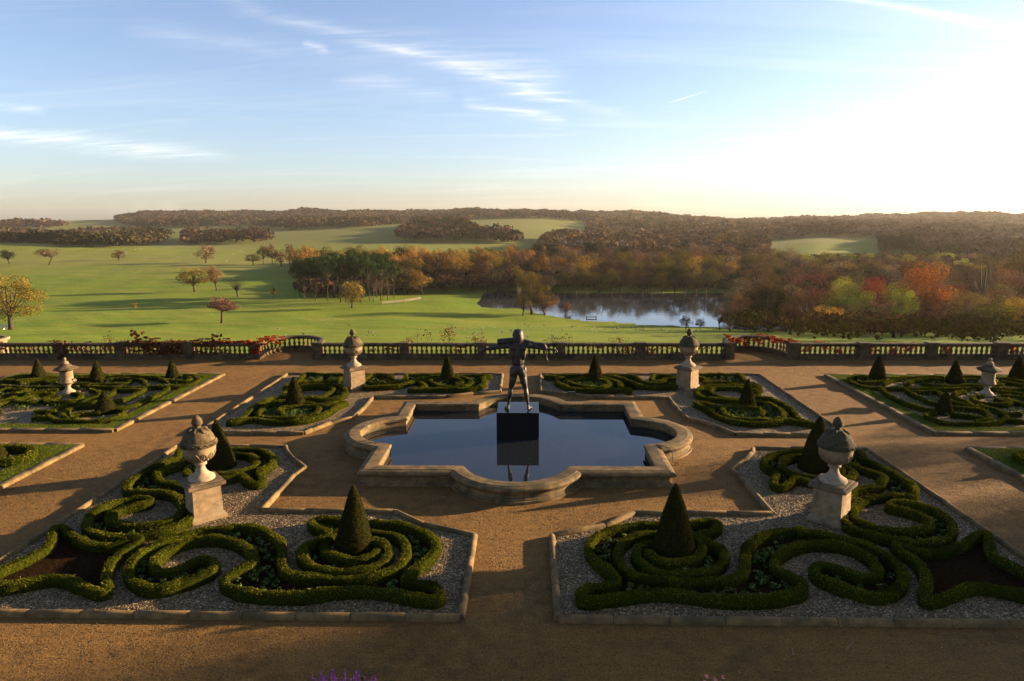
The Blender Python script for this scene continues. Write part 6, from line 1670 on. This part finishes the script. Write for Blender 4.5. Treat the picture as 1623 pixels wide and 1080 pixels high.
wall_run([(15.28, BY), (34.6, BY)], 'right-hand length of the stone balustrade with red creeper behind it', [(15.32, BY), (19.2, BY), (23.0, BY), (26.8, BY), (30.6, BY), (34.5, BY)])
for s in (-1, 1):
    mb = MB(); P = bay_pts(s); mb.rings([[(x * 1.0, y + .3, z) for x, y in P] for z in (-6, -.012)], caps=True)
    o = mb.build('terrace_wall', 'retaining_stone'); o['kind'] = 'structure'
    o = fill_poly('gravel_path', [(x, y + .15) for x, y in P], .002, 'path_gravel'); o['kind'] = 'structure'

# creeper on the balustrade
def creeper(name, boxes, mat, label, n, group='Virginia creeper on the balustrade', leaf=.055):
    pts = []; nn = []
    per = n // len(boxes)
    for (x0, y0, z0, x1, y1, z1) in boxes:
        m_ = per; cx_ = RNG.uniform(0, 1, (max(4, m_ // 22), 3)); c = cx_[RNG.integers(0, len(cx_), m_)] + RNG.normal(0, .05, (m_, 3))
        pts.append(np.array([x0, y0, z0]) + c * np.array([x1 - x0, y1 - y0, z1 - z0])); nn.append(np.tile([0, -.7, .5], (m_, 1)))
    pts = np.vstack(pts); nn = np.vstack(nn); v_, q_ = leaf_quads(pts, nn, leaf, .6, .8)
    o = link(name, mesh_np(name, v_, q_, mat, {'tint': np.repeat(np.clip(RNG.normal(.5, .28, len(pts)), 0, 1), 4)})); tag(o, label, 'creeper', group); return o
creeper('creeper', [(-15.9, 37.9, .88, -13.6, 38.5, 1.10), (-15.55, 37.85, .35, -14.9, 38.0, 1.05), (-15.4, 38.3, .9, -14.2, 40.4, 1.1), (-17.4, 38, .9, -15.6, 38.4, 1.02)], 'creeper_leaf', 'bright orange-red creeper spilling over the pier at the left bay', 1500)
creeper('creeper', [(-22.9, 38.0, .25, -17.2, 38.5, 1.0), (-22.9, 37.95, .85, -16, 38.45, 1.02), (-21.8, 37.95, .3, -19.6, 38.1, .95)], 'creeper_dull', 'dark russet creeper matted over the left-hand balustrade', 5200)
creeper('creeper', [(-27, 38.3, .2, -24, 38.7, .9), (-26.9, 37.9, .1, -26.2, 38, 1.0), (-34, 38.3, .3, -27, 38.6, .95)], 'creeper_dull', 'thin russet creeper on the far end of the left-hand balustrade', 1300)
creeper('creeper', [(-22.9, 38.3, .95, -22.0, 38.7, 1.55), (-22.4, 38.3, .95, -20.9, 38.6, 1.2)], 'creeper_dull', 'russet shoots standing up above the left-hand balustrade', 420)
creeper('creeper', [(-19.0, 38.3, .95, -16.9, 38.6, 1.15), (-18.0, 38.3, .95, -17.4, 38.6, 1.4)], 'creeper_dull', 'pale russet shoots above the rail left of the left bay', 350)
creeper('creeper', [(11.7, 38.1, .9, 12.6, 38.6, 1.12), (12.0, 38.3, .9, 12.4, 40.4, 1.08)], 'creeper_leaf', 'orange creeper on the rail where the right bay begins', 600)
creeper('creeper', [(13.8, 38.2, .85, 15.6, 38.6, 1.1), (12.6, 39.9, .2, 14.6, 40.9, 1.0), (14.3, 38.6, .9, 15.0, 40.0, 1.10)], 'creeper_leaf', 'red creeper over the end of the right bay', 800)
creeper('creeper', [(15.6, 38.45, .1, 18.4, 38.8, .85), (17.9, 38.45, .1, 22.3, 38.8, .8), (20.4, 38.45, .1, 22.2, 38.75, .85), (23.8, 38.45, .2, 24.3, 38.8, .8), (27.5, 38.45, .2, 28.2, 38.8, .8)], 'creeper_leaf', 'scarlet creeper glowing behind the right-hand balusters', 2300)
creeper('creeper', [(4.0, 38.45, .1, 11.0, 38.8, .85)], 'creeper_dull', 'orange-brown creeper behind the balusters left of the right bay', 900)
creeper('creeper', [(-6.2, 38.45, .1, -3.0, 38.8, .8), (-9.6, 38.5, .1, -7.4, 38.8, .75)], 'creeper_dull', 'sparse twiggy creeper behind the middle balusters', 420)
def shrub(x, y, zt_, w, label, n=220, mat='creeper_dull'):
    """twiggy shrub growing from the foot of the terrace wall and showing above the rail"""
    e = empty('shrub', (x, y, -4.2), label, 'shrub', 'shrubs showing above the balustrade'); H_ = zt_ + 4.2
    mb = MB(); tips = []
    for k in range(9):
        a = rnd.uniform(0, 6.28); r = rnd.uniform(.1, w); tp = (r * math.cos(a), r * math.sin(a) * .5, H_ * rnd.uniform(.90, 1.0)); tips.append(tp)
        mb.tube([(0, 0, 0), (tp[0] * .3, tp[1] * .3, H_ * .5), tp], [.03, .02, .004], 4)
    mb.build('stem', 'bark', e)
    t = np.array(tips)[RNG.integers(0, 9, n)] * np.array([1, 1, 1]) + RNG.normal(0, .12, (n, 3)); t[:, 2] -= np.abs(RNG.normal(0, .35, n))
    v_, q_ = leaf_quads(t, np.tile([0, 0, 1.], (n, 1)), .05, 1.0)
    link('foliage', mesh_np('foliage', v_, q_, mat, {'tint': np.repeat(RNG.uniform(0, 1, n), 4)}), e)
shrub(-4.3, 39.6, 1.7, .5, 'russet twiggy shrub above the rail, midway between statue and far left urn')
shrub(-6.4, 39.6, 1.35, 1.1, 'low pale twiggy shrub above the rail just right of the far left urn', 200)
shrub(-2.7, 39.6, 1.35, .7, 'small brown shrub above the rail, close left of the statue')
shrub(2.1, 39.6, 1.3, .8, 'low grey-green shrub above the rail, close right of the statue', 260, 'leaf_grey')
shrub(5.6, 39.6, 1.08, 1.0, 'lowest brown shrub above the rail left of the far right urn', 200)
shrub(-24.9, 39.6, 1.45, .4, 'thin pale shoots above the rail at the far left', 80)
# curved white-topped wall below the terrace at the far left, and the lawn bench
x_, y_ = -37.0, 45.5
mb = MB(); pts = [(x_ + 2.2 * math.cos(a), y_ + 2.0 * math.sin(a), 0) for a in (PI * k / 12 * 2 for k in range(12))]
rings = [[(x_ + r * math.cos(2 * PI * k / 24), y_ + r * math.sin(2 * PI * k / 24), z) for k in range(24)] for r, z in ((1.1, -7), (1.1, -.35), (1.25, -.30), (1.3, -.2), (1.25, -.1), (1.0, -.1), (.95, -.3))]
mb.rings(rings); o = mb.build('round_stone_basin', 'sandstone'); tag(o, 'pale round stone rim showing past the balustrade at the far left', 'stone basin')
bx, by_ = -135.0, 168.0
e = empty('park_bench', (bx, by_, gz(bx, by_)), 'long pale bench under the large spreading oak', 'bench')
for k in range(3): mb = MB(); mb.box(-4, -.2 + k * .16, .42, 4, -.08 + k * .16, .47); mb.build('seat_slat', 'bench_paint', e)
for k in range(3): mb = MB(); mb.box(-4, .32, .60 + k * .25, 4, .38, .75 + k * .25); mb.build('back_slat', 'bench_paint', e)
for k in range(5): mb = MB(); mb.box(-3.9 + k * 1.95 - .05, -.2, -.1, -3.9 + k * 1.95 + .05, .3, .42); mb.box(-3.9 + k * 1.95 - .05, .29, -.1, -3.9 + k * 1.95 + .05, .322, 1.25); mb.build('leg', 'bench_paint', e)
# little landing stage and the fence round the pines
jx, jy = 24.0, 256.5
e = empty('landing_stage', (jx, jy, -30), 'dark little landing stage at the lake edge', 'jetty')
for k in range(6): mb = MB(); mb.box(-2 + k * .68, -1, .45, -1.4 + k * .68, 1, .55); mb.build('plank', 'bark', e)
for a, b_ in ((-1.8, -.8), (1.8, -.8), (-1.8, .8), (1.8, .8)): mb = MB(); mb.tube([(a, b_, -1.2), (a, b_, .8)], .1); mb.build('post', 'bark', e)
def fence(P, label):
    e = empty('fence', (0, 0, 0), label, 'fence')
    for a, b_ in zip(P[:-1], P[1:]):
        ln = math.hypot(b_[0] - a[0], b_[1] - a[1]); m_ = max(1, int(ln / 3))
        for k in range(m_ + 1):
            x, y = a[0] + (b_[0] - a[0]) * k / m_, a[1] + (b_[1] - a[1]) * k / m_; z = gz(x, y)
            mb = MB(); mb.box(x - .09, y - .09, z - .2, x + .09, y + .09, z + 1.35); mb.build('post', 'pale_bark', e)
        for h_ in (.5, .85, 1.2):
            za, zb = gz(*a) + h_, gz(*b_) + h_; mb = MB(); mb.tube([(a[0], a[1] - .12, za), ((a[0] + b_[0]) / 2, (a[1] + b_[1]) / 2 - .12, gz((a[0] + b_[0]) / 2, (a[1] + b_[1]) / 2) + h_), (b_[0], b_[1] - .12, zb)], .09, 4); mb.build('rail', 'pale_bark', e)
fence([(-60.5, 280), (-53, 290), (-48, 303)], 'pale rail fence at the near right edge of the pine clump')

# ------------------------------------------------------------------ trees
def crown_mesh(name, seed, n, shape):
    """unit tree crown: height 1, spread 1; many small leaf faces grouped in clumps"""
    g = np.random.default_rng(seed)
    if shape == 'pine': zc, rz_, base, lobes = .70, .27, .40, 22
    elif shape == 'umbrella': zc, rz_, base, lobes = .72, .24, .46, 16
    elif shape == 'cone': zc, rz_, base, lobes = .50, .48, .05, 20
    elif shape == 'bare': zc, rz_, base, lobes = .58, .40, .20, 26
    elif shape == 'bush': zc, rz_, base, lobes = .50, .52, .0, 34
    else: zc, rz_, base, lobes = .56, .42, .12, 24
    L = []
    while len(L) < lobes:
        p = g.uniform(-1, 1, 3)
        r = np.linalg.norm(p)
        if .35 < r < .85:
            if shape == 'cone': p[:2] *= (1.0 - (p[2] + 1) / 2 * .85)
            p[2] = p[2] - (.25 * g.random() if shape == 'bush' else 0); L.append(np.array([p[0] * .42, p[1] * .42, zc + p[2] * rz_]))
    L = np.array(L); lr = g.uniform(.09, .19, lobes) * (1 if shape != 'pine' else .8)
    idx = g.integers(0, lobes, n); d = g.normal(0, 1, (n, 3)); d /= np.linalg.norm(d, axis=1)[:, None]
    rr = np.where(g.random(n) < .82, g.uniform(.82, 1.05, n), g.uniform(.9, 1.3, n))
    if shape == 'bare': rr = g.uniform(.1, 1.15, n)
    P = L[idx] + d * (lr[idx] * rr)[:, None] * np.array([1, 1, .8 if shape != 'pine' else .45])
    P[:, 2] = np.maximum(P[:, 2], base * .8)
    P[:, :2] *= .5 / np.percentile(np.hypot(P[:, 0], P[:, 1]), 97); top_ = np.percentile(P[:, 2], 99.7); P[:, 2] *= 1 / top_; L = L * np.array([1.05, 1.05, 1 / top_])
    sz = (.9 / math.sqrt(n)) * (1.0 if shape != 'bare' else .62)
    v_, q_ = leaf_quads(P, d * 1.1 + np.array([0, 0, .15]), sz, .40, .75 if shape != 'bare' else .22, g)
    tint = np.clip(g.normal(.45, .17, n) + (g.random(lobes) - .5)[idx] * .7 + (P[:, 2] - zc) * .35, 0, 1)  # crown shading put into the tint: clumps contrasted, tops paler, bases darker
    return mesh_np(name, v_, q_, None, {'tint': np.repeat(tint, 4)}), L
def trunk_mesh(name, seed, L, shape):
    r_ = random.Random(seed); mb = MB(); zb = .42 if shape in ('pine', 'umbrella') else .24
    lean = .06 if shape != 'umbrella' else .14
    w = .035 if shape not in ('pine', 'cone') else .022
    fork = (r_.uniform(-lean, lean), r_.uniform(-lean, lean), zb)
    top = (fork[0] * 1.4, fork[1] * 1.4, .78)
    mb.tube([(0, 0, -.06), (fork[0] * .3, fork[1] * .3, .08), fork, top], [w * 1.5, w, w * .75, w * .2], 7)
    for k, c in enumerate(L[:18 if shape != 'bare' else 26]):
        mid = (fork[0] + (c[0] - fork[0]) * .5, fork[1] + (c[1] - fork[1]) * .5, zb + (c[2] - zb) * .45 + .02)
        mb.tube([(fork[0], fork[1], zb + r_.uniform(-.04, .15)), mid, tuple(c)], [w * .42, w * .26, w * .06], 4)
    return mesh_py(name, mb.V, mb.F, 'bark', True)
PROTO = {}
def proto(shape, size, k):
    key = (shape, size, k)
    if key not in PROTO:
        n = {'big': 12000, 'mid': 4200, 'small': 1700}[size]
        if shape == 'bare': n = int(n * 1.15)
        cm, L = crown_mesh('crown', hash((shape, k)) % 9973 if False else sum(map(ord, shape)) * 7 + k, n, shape)
        PROTO[key] = (cm, trunk_mesh('trunk', k * 13 + len(shape), L, shape))
    return PROTO[key]
SHAPE = dict(pine='pine', bare='bare', bareb='bare', grey='bare', snag='bare', dark='round', umbrella='umbrella')
NAME = dict(pine='pine_tree', olive='oak_tree', bronze='oak_tree', amber='oak_tree', snag='dead_tree')
def tree(x, y, h, w, kind, label, group, shape=None, z=None, lean=0.0):
    z = gz(x, y) if z is None else z
    px_h = h / y * 1082; size = 'big' if px_h > 60 else 'mid' if px_h > 33 else 'small'
    shape = shape or SHAPE.get(kind, 'round')
    if shape == 'round' and group and 'wood' in group or label.startswith('low ') : shape = 'bush'
    cm, tm = proto(shape, size, rnd.randrange(2 if size == 'big' else 3))
    e = empty(NAME.get(kind, 'tree'), (x, y, z), label, 'tree', group, rnd.uniform(0, 6.28)); e.scale = (w, w, h)
    if lean: e.rotation_euler = (0, lean, 0)
    c = link('crown', cm, e)
    if not len(cm.materials): cm.materials.append(None)
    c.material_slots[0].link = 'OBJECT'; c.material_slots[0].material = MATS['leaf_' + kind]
    t = link('trunk', tm, e)
    if kind in ('snag',): t.material_slots[0].link = 'OBJECT'; t.material_slots[0].material = MATS['pale_bark']
    return e
for (x, y, h, w, kind, li) in TREES:
    lab, grp = TREE_LABEL[li]; shape = None; lean = 0
    if 'umbrella' in lab: shape = 'umbrella'
    if 'leaning' in lab: lean = .12
    tree(x, y, h, w * (1.25 if grp else 1.18 if 120 < y < 245 and x > 60 else 1.08), kind, lab, grp, shape or ('bush' if 120 < y < 245 and x > 60 and kind not in ('bareb', 'peach', 'grey') else None), lean=lean)
# trees beyond the right-hand end of the terrace whose shade falls across the garden
for i, (x, y, h, w) in enumerate(SHADE_TREES):
    tree(x, y, h, w, 'rust', '%s leafy tree beyond the right-hand end of the terrace' % ['frontmost dense', 'tall broad', 'tallest round', 'stout low', 'rearmost', 'wide outer', 'outermost spreading', 'narrow inner', 'small inner', 'ragged'][i % 10], 'trees past the right-hand end of the terrace', 'round', z=-.05)

# ------------------------------------------------------------------ woods on the hills, each one mass
WCOL = {k: np.array(v) for k, v in KINDS.items()}
def wood(name, poly, kinds, label, hk=1.0, sp=1.0):
    g = np.random.default_rng(len(name) * 31 + 5); P = np.array(poly); x0, y0 = P.min(0); x1, y1 = P.max(0)
    pts = []; y = y0
    while y < y1:
        s = (8.5 * (y / 600) ** .9 if y > 500 else 7.5) * sp
        xs = np.arange(x0, x1, s) + g.uniform(0, s); pts.append(np.stack([xs + g.normal(0, s * .3, len(xs)), np.full(len(xs), y) + g.normal(0, s * .3, len(xs)), np.full(len(xs), s)], 1)); y += s * .95
    T_ = np.vstack(pts); T_ = T_[inside(P, T_[:, 0], T_[:, 1])]; m_ = len(T_)
    # only what the valley can be seen from: skip trees well outside any view from the terrace
    keep = np.abs((T_[:, 0]) / T_[:, 1]) < .95; T_ = T_[keep]; m_ = len(T_)
    z = ground_z(T_[:, 0], T_[:, 1], False); s = T_[:, 2]
    H_ = (g.uniform(10, 17, m_) + 3.5 * np.sin(T_[:, 0] * .03 + 2 * np.sin(T_[:, 1] * .02))) * np.clip(s / 14, .9, 1.15) * hk
    patch = np.sin(T_[:, 0] * .011 + 1.7) + np.sin(T_[:, 1] * .013 + T_[:, 0] * .004) + g.normal(0, .75, m_)
    ki = np.clip(((patch + 2.4) / 4.8 * len(kinds)).astype(int), 0, len(kinds) - 1)
    near = y0 < 300
    K = 64 if near else 36 if y0 < 900 else 26
    c = g.normal(0, 1, (m_, K, 3)); c /= np.linalg.norm(c, axis=2)[:, :, None]; c[:, :, 2] = np.abs(c[:, :, 2]) * np.where(g.random((m_, K)) < .8, 1, -.7)
    rad = g.uniform(.7, 1.0, (m_, K, 1)); sx = (s * .66)[:, None]
    PX = T_[:, None, 0] + c[:, :, 0] * rad[:, :, 0] * sx; PY = T_[:, None, 1] + c[:, :, 1] * rad[:, :, 0] * sx
    PZ = (z + H_ * .60)[:, None] + c[:, :, 2] * rad[:, :, 0] * (H_ * .42)[:, None]
    pp = np.stack([PX, PY, PZ], 2).reshape(-1, 3); nn = (c * np.array([1, 1, 1.2])).reshape(-1, 3)
    sz = np.repeat(np.full(m_, .30) if near else s * .135 + .45, K)
    v_, q_ = leaf_quads(pp, nn, 1.0, .45, .8, g)
    ctr = v_.reshape(-1, 4, 3).mean(1, keepdims=True); v_ = (ctr + (v_.reshape(-1, 4, 3) - ctr) * sz[:, None, None]).reshape(-1, 3)
    base = np.array([WCOL[k] for k in kinds])[ki]     # (m,3 stops,3)
    t = np.clip(g.normal(.5, .09, (m_, K)) + (g.random((m_, 1)) - .5) * .4, 0, 1)[:, :, None]
    col = base[:, None, 0] * (1 - t) + base[:, None, 1] * t; col = col * g.uniform(.62, .95, (m_, 1, 1))
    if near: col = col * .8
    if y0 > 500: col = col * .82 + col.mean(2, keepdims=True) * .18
    col = np.concatenate([col, np.ones((m_, K, 1))], 2).reshape(-1, 4)
    o = link(name, mesh_np(name, v_, q_, 'wood_leaves', {'col': np.repeat(col, 4, 0)})); tag(o, label, kind='stuff'); return m_
WL = dict(left_wood='mixed autumn wood behind the crest of the left lawn', far_left_ridge='distant wooded ridge at the far left', hill_wood='long wood along the crest of the far hill',
          rectangular_copse='dense squared copse of russet trees on the hillside', meadow_copse='russet copse below the rounded meadow', lakeside_wood='autumn wood climbing from the lake to the hill crest', right_wood='hazy autumn woods on the right-hand hills')
nw = 0
for k, (poly, kd) in WOODS.items():
    if k.startswith('under'): nw += wood(k, poly, kd, 'brown undergrowth filling the wood between the trunks', .50 if 'near' not in k else .30, .95 if 'near' not in k else .7)
    else: nw += wood(k, poly, kd, WL[k])
print('wood trees', nw)

# ------------------------------------------------------------------ birds grazing by the lake
mb = MB(); mb.tube([(-.28, 0, .30), (-.12, 0, .27), (.12, 0, .30), (.28, 0, .34)], [.03, .12, .12, .05], 6); mb.tube([(.24, 0, .34), (.30, 0, .55), (.36, 0, .62), (.46, 0, .60)], [.05, .035, .045, .012], 5); mb.tube([(0, .05, .2), (0, .05, 0)], .015, 4); mb.tube([(0, -.05, .2), (0, -.05, 0)], .015, 4)
b1 = mesh_py('bird', mb.V, mb.F, 'white_feather', True); b2 = b1.copy(); b2.materials.clear(); b2.materials.append(MATS['dark_feather'])
for k in range(84):
    if k < 60: x, y = rnd.gauss(30, 14), rnd.uniform(195, 232)
    else: x, y = rnd.gauss(-28, 18), rnd.uniform(120, 215)
    if lake_dist(np.array([x]), np.array([y]))[0] < 3: continue
    dk = k % 3 == 0
    o = link('goose', b2 if dk else b1); o.location = (x, y, gz(x, y)); o.scale = (1.0,) * 3; o.rotation_euler[2] = rnd.uniform(0, 6.28)
    where = 'near the lake edge' if k < 60 else 'on the near lawn beyond the balustrade'
    tag(o, ('dark' if dk else 'pale') + ' goose grazing ' + where, 'bird', ('dark' if dk else 'pale') + ' geese grazing ' + where)
# sheep on the far pasture
mb = MB(); mb.tube([(-.6, 0, .62), (-.45, 0, .66), (.35, 0, .66), (.5, 0, .70)], [.12, .32, .32, .12], 8); mb.tube([(.45, 0, .75), (.65, 0, .9), (.85, 0, .8)], [.14, .12, .06], 6)
for a, b_ in ((-.35, .15), (-.35, -.15), (.3, .15), (.3, -.15)): mb.tube([(a, b_, .5), (a, b_, 0)], .05, 4)
sm = mesh_py('sheep', mb.V, mb.F, 'white_feather', True)
for k in range(26):
    x, y = rnd.uniform(-420, -230), rnd.uniform(560, 740)
    o = link('sheep', sm); o.location = (x, y, gz(x, y)); o.rotation_euler[2] = rnd.uniform(0, 6.28); tag(o, 'white sheep grazing high on the left-hand pasture', 'sheep', 'sheep on the left-hand pasture')

# ------------------------------------------------------------------ flowers at the foot of the house
def flower(x, y, h, n, mat, label, cat, name, group, spikes=6):
    e = empty(name, (x, y, 0), label, cat, group)
    mb = MB(); P = []; 
    for k in range(spikes):
        a = rnd.uniform(0, 6.28); r = rnd.uniform(.02, .13); hh = h * rnd.uniform(.82, 1)
        tp = (r * math.cos(a) * 1.3, r * math.sin(a), hh); mb.tube([(r * .2 * math.cos(a), r * .2 * math.sin(a), 0), tp], [.006, .003], 4)
        m_ = n // spikes; t = RNG.random(m_) if spikes > 3 else RNG.uniform(.0, .12, m_); w = .020 if spikes > 3 else .05
        P.append(np.stack([tp[0] + RNG.normal(0, w * .6, m_) * (.25 + t), tp[1] + RNG.normal(0, w * .6, m_) * (.25 + t), tp[2] - t * .26], 1))
    mb.build('stem', 'weed', e); P = np.vstack(P); v_, q_ = leaf_quads(P, np.tile([0, -.5, .5], (len(P), 1)), .013 if spikes > 3 else .022, 1.0)
    link('blossom', mesh_np('blossom', v_, q_, mat, {'tint': np.repeat(RNG.uniform(0, 1, len(P)), 4)}), e)
    m_ = 160; P = np.stack([RNG.normal(0, .10, m_), RNG.normal(0, .10, m_), RNG.uniform(.03, h * .66, m_)], 1); v_, q_ = leaf_quads(P, np.tile([0, 0, 1.], (m_, 1)), .03, .7)
    link('foliage', mesh_np('foliage', v_, q_, 'seedling_leaf', {'tint': np.repeat(RNG.uniform(0, .6, m_), 4)}), e)
for i, (x, h) in enumerate(((-3.72, .60), (-3.52, .66), (-3.30, .74), (-3.10, .60), (-2.90, .70), (-2.70, .67))):
    flower(x + .55, 9.93, h + .02, 420, 'purple_petal', 'purple flower spikes at the bottom edge of the view', 'flowers', 'purple_flower', 'purple flower spikes at the bottom edge')
for x, h in ((3.30, .62), (3.58, .60)): flower(x - .05, 10.07, h, 60, 'pink_petal', 'pale pink blooms at the bottom edge of the view', 'flowers', 'pink_flower', 'pink blooms at the bottom edge', 2)
# two straws on the gravel
for (x, y), (u, v) in (((5.28, 11.48), (5.34, 11.72)), ((6.30, 11.64), (6.59, 11.92))):
    mb = MB(); mb.tube([(x, y, .012), ((x + u) / 2, (y + v) / 2, .03), (u, v, .012)], .006, 4); o = mb.build('straw', 'pale_bark'); tag(o, 'pale %s straw lying on the near gravel' % ('upright' if x < 6 else 'slanting'), 'straw')
# fallen leaves on the gravel
m_ = 1500; P = np.stack([RNG.uniform(-16, 16, m_), RNG.uniform(11, 37, m_), np.full(m_, .012)], 1)
v_, q_ = leaf_quads(P, np.tile([0, 0, 1.], (m_, 1)), .026, .35)
o = link('fallen_leaves', mesh_np('fallen_leaves', v_, q_, 'leaf_tan', {'tint': np.repeat(RNG.uniform(.2, 1, m_), 4)})); tag(o, 'scattered fallen leaves on the gravel', kind='stuff')

# ------------------------------------------------------------------ haze
if HAZE > 0:
    mb = MB(); mb.box(-4400, -300, -75, 4400, 4300, 75)
    m = bpy.data.materials.new('haze'); m.use_nodes = True; n = NT(m.node_tree)
    for x in list(n.n):
        if x.type == 'BSDF_PRINCIPLED': n.n.remove(x)
    out = [x for x in n.n if x.type == 'OUTPUT_MATERIAL'][0]
    pvn = n.a('ShaderNodeVolumePrincipled', Density=HAZE, Anisotropy=0.3, Color=(1.0, 0.93, 0.80, 1)); n.l.new(pvn.outputs[0], out.inputs['Volume']); MATS['haze'] = m
    o = mb.build('haze', 'haze'); tag(o, 'thin golden morning haze over the valley', kind='stuff')
